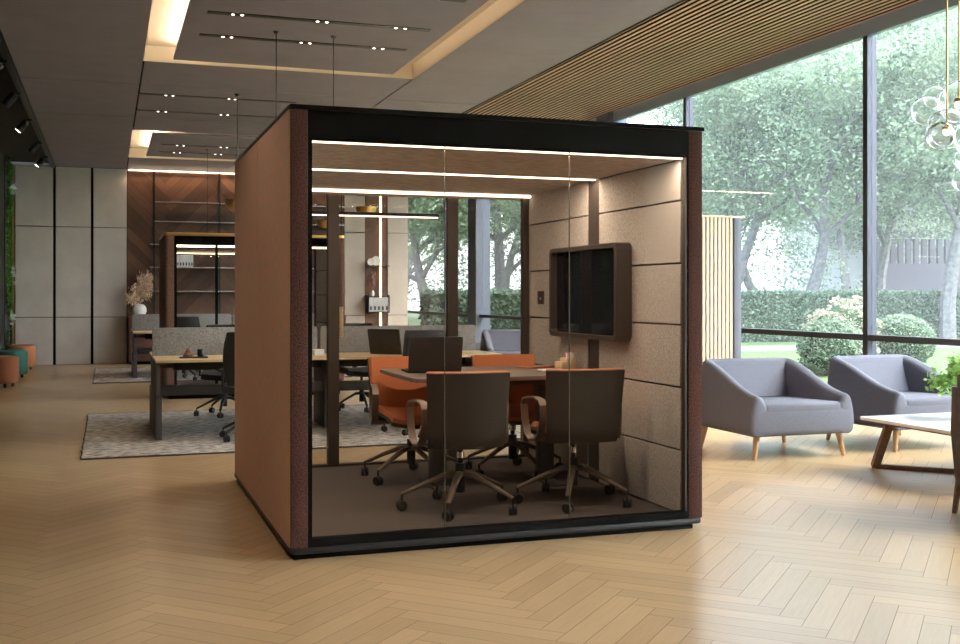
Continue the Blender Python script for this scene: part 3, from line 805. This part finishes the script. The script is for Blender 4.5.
def plume(bm, x, y, z0, h, lean, a, n, rr, w=.02):
    base = Vector((x, y, z0)); d = Vector((math.cos(a) * lean, math.sin(a) * lean, h))
    tube(bm, [base, base + d * .5 + Vector((0, 0, .03)), base + d], [.003, .003, .002], 4)
    for k in range(n):
        t_ = .45 + .55 * rr.random(); p = base + d * t_
        q = p + Vector((rr.gauss(0, w), rr.gauss(0, w), rr.gauss(-.01, w * 1.2)))
        s = .012 if w < .03 else .022
        v = [bm.verts.new(q + Vector((rr.uniform(-s, s), rr.uniform(-s, s), rr.uniform(-2 * s, 2 * s)))) for _ in range(3)]
        bm.faces.new(v)
# stands on the binders' upper board
obj('shelf_board', bx(0, .46, 0, .25, .33, .345), 'black_metal', t, smooth=False)
obj('vase_body', lathe(NB(), [(.03, .007), (.045, .05), (.035, .10), (.02, .13), (.018, .13)], 16), 'ceramic', tt)
b = NB(); rr = random.Random(2)
for k in range(14): plume(b, 0, 0, .12, rr.uniform(.22, .42), rr.uniform(.02, .06), rr.uniform(0, 6.3), 120, rr)
obj('dried_grass', b, 'pink_grass', tt, smooth=False, recalc=False)
tt = thing('pampas_vase', 'round white vase of beige pampas plumes on low cabinet at left', 'vase', (.60, YB - .24, .92))
obj('vase_body', lathe(NB(), [(.05, 0), (.10, .03), (.135, .11), (.13, .18), (.09, .235), (.06, .25), (.055, .25)], 24), 'ceramic', tt)
b = NB()
for (lean, a, h) in ((.20, .1, .55), (.15, .5, .45), (.24, -.3, .40), (.10, 3.0, .38), (.05, 1.0, .60), (.20, 3.2, .18), (.17, 0, .62)):
    plume(b, 0, 0, .22, h, lean, a, 420, rr, .035)
obj('pampas_plume', b, 'pampas', tt, smooth=False, recalc=False)

# ------------------------------------------------------------------ ottomans
def ottoman(loc, m, label):
    t = thing('ottoman', label, 'ottoman', loc, 0, 'round upholstered ottomans')
    obj('upholstery', lathe(NB(), [(.20, .06), (.235, .065), (.245, .09), (.248, .41), (.235, .445), (.20, .455), (.001, .458)], 32), m, t)
    for k in range(4):
        a = .4 + k * PI / 2
        obj('foot', lathe(NB(), [(.018, 0), (.022, .03), (.022, .07)], 10, T(.17 * math.cos(a), .17 * math.sin(a), 0)), 'black_plastic', t)
    return t
ottoman((-1.47, 17.3, 0), 'terracotta', 'terracotta round ottoman at left edge, nearest of the three')
ottoman((-1.47, 19.1, 0), 'teal', 'teal green round ottoman between two orange-brown ones at left edge')
ottoman((-1.465, 21.1, 0), 'orange_brown', 'orange-brown round ottoman farthest back against grey wall panels')

# ------------------------------------------------------------------ leaves
def leaf_cloud(name, m, parent, pts_fn, n, size, seed, aspect=.5, up=.0):
    rr = random.Random(seed); verts = []; faces = []; tones = []
    for k in range(n):
        p, tn = pts_fn(rr)
        s = size * rr.uniform(.6, 1.3)
        d = Vector((rr.gauss(0, 1), rr.gauss(0, 1), rr.gauss(up, .7))).normalized()
        e = d.cross(Vector((rr.gauss(0, 1), rr.gauss(0, 1), rr.gauss(0, 1)))).normalized()
        p = Vector(p); i = len(verts)
        verts += [p - d * s, p + e * s * aspect, p + d * s, p - e * s * aspect]
        faces.append((i, i + 1, i + 2, i + 3)); tones.append(max(0, min(1, tn + rr.uniform(-.3, .3))))
    me = bpy.data.meshes.new(name); me.from_pydata([tuple(v) for v in verts], [], faces)
    at = me.attributes.new('tone', 'FLOAT_COLOR', 'POINT')
    buf = []
    for tn in tones: buf += [tn, tn, tn, 1] * 4
    at.data.foreach_set('color', buf)
    me.materials.append(M[m]); o = bpy.data.objects.new(name, me); COL.objects.link(o)
    if parent: o.parent = parent
    o['kind'] = 'stuff'
    return o

# living wall on the left
t = thing('vertical_garden', 'tall vertical garden of green leaves on the black left wall', 'plant wall', (XL + .005, 21.2, .42))
obj('backing_panel', bx(.0, .012, 0, 1.0, 0, 3.35), 'black_plastic', t, smooth=False)
blobs = []
rr = random.Random(11)
for k in range(26): blobs.append((rr.uniform(.05, .95), rr.uniform(.1, 3.25), rr.uniform(.08, .2), rr.random()))
def pf(r_):
    b_ = r_.choice(blobs); q = abs(r_.gauss(0, b_[2] * .45))
    return ((.035 + min(.02, abs(r_.gauss(0, .01))), min(.97, max(.03, b_[0] + r_.gauss(0, b_[2] * .8))), b_[1] + r_.gauss(0, b_[2] * .9)), b_[3])
leaf_cloud('foliage', 'leaf_wall', t, pf, 2600, .034, 5)
blobs2 = [(.75, 1.35), (.8, 2.95), (.6, .5)]
def pf2(r_):
    b_ = r_.choice(blobs2)
    return ((.07 + abs(r_.gauss(0, .02)), min(.97, b_[0] + r_.gauss(0, .07)), b_[1] + r_.gauss(0, .07)), .7)
leaf_cloud('pale_foliage', 'leaf_pale', t, pf2, 70, .06, 6)

t2 = dup(t, (XL + .005, 15.6, .5), 0, 'vertical strip of green plants on the black left wall, mirrored in the pod screen')
# ------------------------------------------------------------------ lounge area
def make_armchair(loc, rz, label):
    t = thing('armchair', label, 'armchair', loc, rz, 'grey upholstered armchairs')
    # body: seat block
    def rb(x0, x1, y0, y1, z0, z1, r, seg=4): return box(NB(), x0, x1, y0, y1, z0, z1, r, seg)
    # U path (front = -y): right arm front -> back -> left arm front
    W, Yb, Yf, rc = .43, .40, -.40, .08
    path = []
    for k in range(13): path.append((W, Yf + (Yb - rc - Yf) * k / 12, 1, 0))
    for k in range(1, 6):
        a = k / 6 * PI / 2; path.append((W - rc + rc * math.cos(a), Yb - rc + rc * math.sin(a), math.cos(a), math.sin(a)))
    for k in range(11): path.append((W - rc - (2 * (W - rc)) * k / 10, Yb, 0, 1))
    full = path + [(-p[0], p[1], -p[2], p[3]) for p in path[:18][::-1]]
    def hgt(x, y):
        s = (y - Yf) / (Yb - Yf); s = max(0, min(1, s))
        e = s * s * (3 - 2 * s)
        return .535 + .255 * (.35 * s + .65 * e) if s < 1 else .79
    t_ = bmesh.new(); rings = []
    def station(x, y, nx, ny, sc, hs, push=(0, 0)):
        h = hgt(x, y) * hs + (1 - hs) * .40
        s = max(0, min(1, (y - Yf) / (Yb - Yf)))
        to = .065; ti = .075 + .02 * s
        prof = [(to + .0, .19), (to + .02, .26), (to + .012, .38), (to - .012, h - .05), (to - .035, h - .015), (0, h), (-ti * .7, h - .02), (-ti, h - .07), (-ti - .03 * s - .01, .50 - .04 * (1 - s)), (-ti - .05, .40), (-ti - .05, .25), (-ti, .19)]
        return [t_.verts.new((x + nx * o_ * sc + push[0], y + ny * o_ * sc + push[1], .19 + (z_ - .19))) for o_, z_ in prof]
    x, y, nx, ny = full[0]
    for (sc, hs, py) in ((.45, .74, -.070), (.85, .91, -.056), (.97, .98, -.032)): rings.append(station(x, y, nx, ny, sc, hs, (0, py)))
    for p in full: rings.append(station(*p, 1, 1))
    x, y, nx, ny = full[-1]
    for (sc, hs, py) in ((.97, .98, -.032), (.85, .91, -.056), (.45, .74, -.070)): rings.append(station(x, y, nx, ny, sc, hs, (0, py)))
    n = 12
    for a, b in zip(rings, rings[1:]):
        for i in range(n): t_.faces.new([a[i], a[(i + 1) % n], b[(i + 1) % n], b[i]])
    t_.faces.new(rings[0][::-1]); t_.faces.new(rings[-1])
    bm = NB(); merge(bm, t_)
    sh = obj('arm_and_back_shell', bm, 'arm_fabric', t)
    md = sh.modifiers.new('s', 'SUBSURF'); md.levels = 1; md.render_levels = 2
    bd = obj('front_apron', rb(-.492, .492, -.470, .44, .19, .435, .05), 'arm_fabric', t)
    ct = rb(-.37, .37, -.468, .30, .36, .458, .03)
    for v in ct.verts:
        if v.co.z > .42: v.co.z += .02 * (1 - (v.co.x / .36) ** 2) - .012 * max(0, (v.co.y) / .3)
    st = obj('seat_cushion', ct, 'arm_fabric', t)
    bc = obj('back_cushion', sheet(NB(), lambda u, v: ((u - .5) * (.68 + .06 * v), .22 + .145 * v, .44 + .30 * v), 8, 8, .08), 'arm_fabric', t)
    for sx in (-1, 1):
        for sy in (-1, 1):
            x, y = sx * .43 - sx * .03, (-.40 if sy < 0 else .44) - sy * .02
            obj('leg', tube(NB(), [(x, y, .20), (x + sx * .035, y + sy * .02, 0)], [.030, .017], 10), 'leg_wood', t)
    return t
ac = make_armchair((5.43, 8.02, 0), 0, 'grey upholstered armchair on oak legs, directly right of the pod')
dup(ac, (6.80, 8.05, 0), math.radians(4), 'grey upholstered armchair behind the white-topped coffee table')
dup(ac, (6.15, 16.2, 0), math.radians(-12), 'grey armchair seen through the pod glass beside the felt wall, nearer one')
dup(ac, (5.85, 18.4, 0), math.radians(80), 'grey armchair in side view seen through the pod glass, right of the laptop')

# coffee table
t = thing('coffee_table', 'square white coffee table with slanted dark wood trestle legs at right', 'coffee table', (6.35, 6.28, 0))
obj('tabletop', prism(NB(), rrect(-.90, .90, -.62, .62, .03, 4), .395, .42, 'z', .004), 'white_top', t)
obj('top_underframe', prism(NB(), rrect(-.885, .885, -.605, .605, .03, 4), .385, .395, 'z'), 'brown_wood', t, smooth=False)
for sg in (1, -1):
    A0 = Vector((-.69 , .69 * sg, .018)); B0 = Vector((.69, -.69 * sg, .018)); A1 = Vector((-.80, .40 * sg, .37)); B1 = Vector((.80, -.40 * sg, .37))
    b = NB()
    tube(b, [A0, B0], .018, 4, flat=(1.3, 1)); obj('floor_rail', b, 'brown_wood', t, smooth=False)
    for p, q in ((A0, A1), (B0, B1)):
        obj('leg', tube(NB(), [p, q], .02, 4, flat=(1.5, 1)), 'brown_wood', t, smooth=False)
    obj('top_rail', tube(NB(), [A1, B1], .016, 4, flat=(1.3, .8)), 'brown_wood', t, smooth=False)

# vase with leafy stems on the coffee table
t = thing('leafy_vase', 'round clear glass vase of bright green leaves on the coffee table', 'vase', (6.10, 6.50, .42))
obj('vase_glass', lathe(NB(), [(.045, 0), (.075, .02), (.085, .07), (.075, .13), (.05, .17), (.048, .20), (.046, .20), (.048, .17), (.072, .13), (.081, .07), (.07, .025), (.04, .008)], 28), 'vase_glass', t)
obj('vase_water', lathe(NB(), [(.04, .012), (.068, .03), (.078, .07), (.074, .10)], 24), 'vase_glass', t)
b = NB(); rr = random.Random(4); tips = []
for k in range(16):
    a = rr.uniform(0, 6.3); l_ = rr.uniform(.05, .24); h = rr.uniform(.26, .42)
    p = (math.cos(a) * l_, math.sin(a) * l_, h); tips.append(p)
    tube(b, [(0, 0, .02), (math.cos(a) * .02, math.sin(a) * .02, .18), (p[0] * .6, p[1] * .6, .26), p], .003, 5)
obj('stems', b, 'leaf_pot', t)
def pv(r_):
    p = r_.choice(tips); return ((p[0] + r_.gauss(0, .035), p[1] + r_.gauss(0, .035), p[2] + r_.gauss(-.01, .04)), .5)
leaf_cloud('foliage', 'leaf_pot', t, pv, 1700, .026, 8, .6)

# dark wooden lounge chair cut by the right edge
t = thing('lounge_chair', 'dark brown leather chair with tapered wooden leg cut by the right edge', 'chair', (5.315, 5.03, 0), math.radians(0))
b = NB()
prism(b, [(-.33, .16), (.33, .14), (.42, .45), (.44, .60), (.36, .62), (-.30, .80), (-.36, .78), (-.37, .5)], .30, .37, 'y', .012, 3)
obj('side_panel', b, 'dark_leather', t)
b = NB(); prism(b, [(-.33, .16), (.33, .14), (.42, .45), (.44, .60), (.36, .62), (-.30, .80), (-.36, .78), (-.37, .5)], -.37, -.30, 'y', .012, 3)
obj('side_panel', b, 'dark_leather', t)
obj('backrest', prism(NB(), [(-.37, .18), (-.27, .18), (-.29, .84), (-.36, .86)], -.33, .33, 'y', .02, 3), 'dark_leather', t)
obj('seat_cushion', bx(-.30, .38, -.29, .29, .22, .42, .04, 3), 'dark_leather', t)
for sx, sy in ((-1, 1), (1, 1), (-1, -1), (1, -1)):
    obj('leg', tube(NB(), [(sx * .32, sy * .32, .32), (sx * .36, sy * .34, 0)], [.028, .016], 10), 'brown_wood', t)

# slatted room divider
t = thing('slatted_divider', 'pale timber slat screen with blue-grey felt end behind the armchair', 'room divider', (5.19, 10.0, 0))
obj('backing', bx(0, 1.10, .03, .12, 0, 2.17), 'slat_back', t, smooth=False)
k = 0; x = .02
while x < 1.10:
    obj('slat', bx(x, x + .030, -.005, .03, .01, 2.17, .003, 1), 'slat_light', t); x += .0475
obj('top_cap', bx(-.01, 1.24, -.015, .13, 2.17, 2.19, .003, 1), 'slat_light', t)
obj('felt_end', bx(1.11, 1.20, -.01, .125, 0, 2.17, .008), 'felt_blue', t)

# bubble glass pendant
t = thing('bubble_pendant', 'cluster pendant of clear glass bubbles on brass rods above coffee table', 'pendant lamp', (5.93, 6.45, 2.55))
TH = math.atan(373 / 1082)
def sp(u, v, d, r_px):   # layout worked out once at the hanging distance; gives real offsets
    l = (u - 480) / 1082 * d; z = 1.35 - (v - 295) / 1082 * d
    return (d * math.sin(TH) + l * math.cos(TH) - 5.93, d * math.cos(TH) - l * math.sin(TH) - 6.45, z - 2.55, r_px / 1082 * d)
for (u, v, d, rp, bulb) in ((926, 111, 8.15, 15, 0), (947, 129, 8.0, 20, 1), (940, 136, 7.8, 14, 0), (959, 102, 8.1, 21, 1), (934, 97, 8.35, 11, 0), (963, 181, 8.0, 11, 0), (975, 140, 8.2, 20, 1), (968, 160, 7.9, 13, 0)):
    x, y, z, r = sp(u, v, d, rp)
    s = bmesh.new(); bmesh.ops.create_uvsphere(s, u_segments=28, v_segments=18, radius=r); b = NB(); merge(b, s, T(x, y, z))
    s = bmesh.new(); bmesh.ops.create_uvsphere(s, u_segments=28, v_segments=18, radius=r * .955); bmesh.ops.reverse_faces(s, faces=s.faces); merge(b, s, T(x, y, z))
    gb = obj('glass_bubble', b, 'bubble', t, recalc=False)
    if bulb:
        b = NB(); lathe(b, [(.004, .03), (.03, .028), (.034, .0), (.03, -.003), (.002, -.003)], 16, T(x, y, z)); obj('lamp_cap', b, 'gold', gb)
        s = bmesh.new(); bmesh.ops.create_uvsphere(s, u_segments=12, v_segments=8, radius=.028); b = NB(); merge(b, s, T(x, y, z - .02)); obj('bulb', b, 'spot_glow', gb)
        obj('brass_rod', tube(NB(), [(x, y, z + .02), (x, y, HC - 2.55)], .006, 8), 'gold', t)
obj('ceiling_plate', lathe(NB(), [(.16, HC - 2.55 - .02), (.16, HC - 2.55)], 24, T(.1, -.05, 0)), 'gold', t)

# ------------------------------------------------------------------ outdoors
gp = NB(); box(gp, XW + .16, 70, -10, 90, -.15, -.06)
struct('ground', gp, 'grass')
tag(obj('garden_path', box(box(NB(), 20, 60, 23.2, 25.6, -.06, -.045), 14, 20, 23.2, 25.6, -.06, -.045), 'path', smooth=False), 'pale grey garden path between lawn and hedge', 'path')

def hedge(x0, x1, y0, y1, h, label):
    t = thing('hedge', label, 'hedge', (x0, y0, -.06))
    L_, D_ = x1 - x0, y1 - y0
    obj('hedge_core', bx(.08, L_ - .08, .08, D_ - .08, 0, h - .08), 'core', t, smooth=False)
    def f(r_):
        k = r_.random(); tn = .5
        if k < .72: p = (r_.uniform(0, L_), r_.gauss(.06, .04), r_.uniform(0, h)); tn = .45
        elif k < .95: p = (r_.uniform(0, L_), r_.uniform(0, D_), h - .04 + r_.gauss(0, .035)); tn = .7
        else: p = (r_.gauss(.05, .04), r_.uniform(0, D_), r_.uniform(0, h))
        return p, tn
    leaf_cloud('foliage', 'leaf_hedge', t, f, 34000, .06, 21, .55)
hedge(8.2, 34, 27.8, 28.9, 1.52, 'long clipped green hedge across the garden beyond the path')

def bush(loc, r, h, m, n, label, seed, ls=.03, rough=.0):
    t = thing('round_bush', label, 'bush', loc)
    s = bmesh.new(); bmesh.ops.create_icosphere(s, subdivisions=3, radius=1)
    for v in s.verts: v.co = Vector((v.co.x * r * .88, v.co.y * r * .88, h * .5 + v.co.z * h * .46))
    obj('bush_core', s, 'core', t)
    def f(r_):
        d = Vector((r_.gauss(0, 1), r_.gauss(0, 1), r_.gauss(0, 1))).normalized()
        q = 1 + r_.gauss(0, .03) + rough * noise.noise(d * 3 + Vector((seed, 0, 0)))
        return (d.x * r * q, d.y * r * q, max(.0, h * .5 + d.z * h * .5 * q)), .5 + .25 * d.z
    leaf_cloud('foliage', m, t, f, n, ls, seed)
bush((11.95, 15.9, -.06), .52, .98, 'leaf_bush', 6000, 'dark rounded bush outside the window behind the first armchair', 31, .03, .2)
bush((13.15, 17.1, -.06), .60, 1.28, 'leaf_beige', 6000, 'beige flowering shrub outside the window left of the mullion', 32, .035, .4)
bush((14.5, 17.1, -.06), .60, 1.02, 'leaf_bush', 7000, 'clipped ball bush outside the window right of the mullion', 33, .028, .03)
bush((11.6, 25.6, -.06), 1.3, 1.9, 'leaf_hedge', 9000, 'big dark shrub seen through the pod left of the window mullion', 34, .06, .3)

def make_tree(loc, H, CR, label, seed, n=14000, z0=2.6, leaf=.075, lean=0, m='leaf_tree'):
    rr = random.Random(seed)
    t = thing('garden_tree', label, 'tree', loc, 0)
    b = NB(); tips = []
    def branch(p, d, ln, r, depth):
        pts = [p.copy()]; rad = [r]; q = p.copy(); dd = d.copy(); k = 5
        for i in range(k):
            dd = (dd + Vector((rr.gauss(0, .16), rr.gauss(0, .16), rr.gauss(.04, .10)))).normalized()
            q = q + dd * ln / k; pts.append(q.copy()); rad.append(r * (1 - .55 * (i + 1) / k))
            if depth >= 2: tips.append(q.copy())
        tube(b, pts, rad, 7 if depth < 2 else 5)
        if depth < 3:
            for j in range(4 if depth else 6):
                s = rr.uniform(.35, 1)
                i0 = min(k - 1, int(s * k)); base = pts[i0 + 1] if i0 + 1 < len(pts) else pts[-1]
                a = rr.uniform(0, 6.28); nd = (dd * .55 + Vector((math.cos(a), math.sin(a), rr.uniform(-.05, .5))) * .85).normalized()
                branch(base, nd, ln * rr.uniform(.5, .75), rad[min(i0 + 1, k)] * .6, depth + 1)
        else: tips.append(q.copy())
    branch(Vector((0, 0, 0)), Vector((lean, 0, 1)).normalized(), H * .48, H * .022, 0)
    obj('trunk', b, 'bark', t)
    tips = [q for q in tips if q.z > z0 * .8] or [Vector((0, 0, H * .6))]
    def f(r_):
        if r_.random() < .6:
            q = r_.choice(tips); p = q + Vector((r_.gauss(0, .38), r_.gauss(0, .38), r_.gauss(0, .25)))
        else:
            d = Vector((r_.gauss(0, 1), r_.gauss(0, 1), r_.gauss(0, 1))).normalized() * (r_.random() ** .4)
            p = Vector((d.x * CR, d.y * CR, z0 + (H - z0) * .5 + d.z * (H - z0) * .5))
            c = noise.noise(p * .55 + Vector((seed, 0, 0)))
            if c < -.02: p = r_.choice(tips) + Vector((r_.gauss(0, .5), r_.gauss(0, .5), r_.gauss(0, .3)))
        tn = .5 + .8 * noise.noise(p * .9)
        return p, tn
    leaf_cloud('foliage', m, t, f, n, leaf, seed + 100, .5, -.2)
    return t
def gl(px, d): x, y, _ = wpt(px, d, 0); return (x, y, -.06)
tA = make_tree(gl(812, 35), 11.5, 4.6, 'leafy tree with forked grey trunk left of the window mullion', 41, 52000, 3.2)
tB = make_tree(gl(948, 34), 12.0, 4.8, 'leafy tree with thick grey trunk behind hedge at right edge', 42, 52000, 3.4)
tC = make_tree(gl(715, 37), 11.0, 4.6, 'leafy tree with curving branches above the slatted divider', 43, 24000, 4.4, lean=.15)
tD = make_tree(gl(432, 38), 10.0, 4.0, 'leafy tree seen through pod glass between wall panel and mullion', 44, 40000, 2.8)
dup(tB, gl(500, 40), 2.0, 'leafy tree seen through pod glass right of the column')
dup(tA, gl(880, 41), 1.2, 'leafy tree farther back behind the window mullion')
dup(tC, gl(770, 45), 2.6, 'farther tree in the gap between the front two trunks')
dup(tC, gl(1010, 33), .7, 'tree beyond the right edge with crown reaching into view')
tF = make_tree(gl(850, 56), 13.0, 6.5, 'broad bushy background tree behind the ribbed wall', 45, 46000, .2, .11)
for px_, d_, rz_, lb_ in ((735, 60, 1.0, 'broad bushy background tree above the slatted divider, far behind'), (640, 62, 2.0, 'broad bushy background tree hidden behind the pod'), (980, 58, 3.0, 'broad bushy background tree beyond the right edge'), (500, 60, 4.0, 'broad bushy background tree seen through the pod glass'), (400, 58, 5.2, 'broad bushy background tree left of the pod glass view')):
    dup(tF, gl(px_, d_), rz_, lb_)

# thin morning haze over the garden
hz, hn, hN, hL, hb_ = new_mat('garden_haze'); hN.remove(hb_)
hv = hN.new('ShaderNodeVolumeScatter'); hv.inputs['Color'].default_value = (.95, .97, 1, 1); hv.inputs['Density'].default_value = .004; hv.inputs['Anisotropy'].default_value = .2
hL.new(hv.outputs[0], hN['Material Output'].inputs['Volume']); M['garden_haze'] = hz
o = obj('haze', bx(XW + 2, 69, -8, 80, -.055, 16), 'garden_haze', smooth=False); tag(o, 'thin pale haze hanging among the garden trees', 'haze', kind='stuff')
# wall and building behind the garden
t = thing('garden_fence', 'violet-grey ribbed wall behind the hedge at right', 'fence', wpt(868, 44, -.06), math.radians(-14))
obj('low_wall', bx(0, 16, 0, .3, 0, 2.7), 'facade_mid', t, smooth=False)
b = NB()
for k in range(48): box(b, k * .333, k * .333 + .2, .05, .2, 2.7, 3.7)
obj('ribbed_panel', b, 'facade_dark', t, smooth=False)
t = thing('office_building', 'pale lilac-grey building with horizontal bands behind the trees, upper right', 'building', (38.6, 50, 0), math.radians(-19))
obj('facade_wall', bx(0, 30, 0, 12, 0, 24), 'facade', t, smooth=False)
for k in range(6):
    z = 2.2 + k * 3.6
    obj('floor_band', bx(-.2, 30.2, -.5, 0, z + 2.3, z + 2.7), 'facade_dark', t, smooth=False)
    for j in range(8):
        w = obj('window', bx(1 + j * 3.6, 3 + j * 3.6, -.06, .02, z, z + 1.8), 'facade_dark', t, smooth=False)

# ------------------------------------------------------------------ world and lights
w = bpy.data.worlds.new('World'); C.world = w; w.use_nodes = True
nt = w.node_tree; bg = nt.nodes['Background']
sky = nt.nodes.new('ShaderNodeTexSky'); sky.sky_type = 'NISHITA'; sky.sun_disc = False; sky.sun_elevation = math.radians(48); sky.sun_rotation = math.radians(120); sky.air_density = 1.2; sky.dust_density = 4.5; sky.ozone_density = 1.5
mixc = nt.nodes.new('ShaderNodeMix'); mixc.data_type = 'RGBA'; mixc.inputs[0].default_value = .82
nt.links.new(sky.outputs[0], mixc.inputs[6]); mixc.inputs[7].default_value = (.80, .89, 1.0, 1)
nt.links.new(mixc.outputs[2], bg.inputs[0]); bg.inputs[1].default_value = 4.2

def light(kind, name, loc, energy, col, rot=(0, 0, 0), **k):
    d = bpy.data.lights.new(name, kind); d.energy = energy; d.color = col
    for a, v in k.items(): setattr(d, a, v)
    o = bpy.data.objects.new(name, d); COL.objects.link(o); o.location = loc; o.rotation_euler = rot
    return o
light('SUN', 'sun', (20, 0, 20), 3.5, (1, .96, .88), (math.radians(42), 0, math.radians(-35)), angle=.06)
WARM = (1, .78, .55)
# ceiling spots of the tracks, then added warm fill spots over the foreground
for y in (8.66, 10.2):
    for x in (1.09, 1.85, 2.57):
        light('SPOT', 'track_and_fill_spot', (x, y, CEIL - .03), 31, WARM, spot_size=math.radians(110), spot_blend=.8, shadow_soft_size=.03)
for y in (13.95, 15.2, 18.9):
    for x in (.73, 1.5):
        light('SPOT', 'track_and_fill_spot', (x, y, CEIL - .03), 31, WARM, spot_size=math.radians(110), spot_blend=.8, shadow_soft_size=.03)
for y in (1.5, 4.0, 6.4):
    for x in (-.2, 1.8):
        light('SPOT', 'track_and_fill_spot', (x, y, CEIL - .03), 55 if x < 0 else 28, WARM, spot_size=math.radians(115), spot_blend=.8, shadow_soft_size=.03)  # added fill to brighten pod side and floor, no track here
for y, x in ((16.3, -1.1), (20.6, -1.1), (12.3, -1.1), (8.5, -1.1)):
    light('SPOT', 'rail_spot', (x, y, CEIL - .16), 30, WARM, (0, math.radians(-12), 0), spot_size=math.radians(90), spot_blend=.7, shadow_soft_size=.03)
light('AREA', 'wall_wash', (2.5, YB - .12, CEIL - .04), 26, (1, .74, .48), (math.radians(-25), 0, 0), shape='RECTANGLE', size=4.2, size_y=.03)
# pod light strips carry most of the booth's light
for y, e in ((.05, 15), (1.23, 21), (2.42, 12)):
    light('AREA', 'pod_strip_light', (PX + PW / 2, PY + y, 2.125), e, (1, .85, .70), shape='RECTANGLE', size=2.1, size_y=.02)

# ------------------------------------------------------------------ camera
cam = bpy.data.cameras.new('camera'); co = bpy.data.objects.new('camera', cam); COL.objects.link(co)
cam.sensor_width = 36; cam.lens = 1082 / 960 * 36; cam.shift_y = -27 / 960; cam.clip_end = 300
co.location = (0, 0, 1.35); co.rotation_euler = (PI / 2, 0, -math.atan(373 / 1082))
C.camera = co
vs = C.view_settings; vs.view_transform = 'Standard'; vs.look = 'None'; vs.gamma = 1; vs.exposure = 0.4; vs.use_curve_mapping = False
C.cycles.max_bounces = 10; C.cycles.transparent_max_bounces = 24; C.cycles.glossy_bounces = 4; C.cycles.diffuse_bounces = 5
C.cycles.caustics_reflective = False; C.cycles.caustics_refractive = False
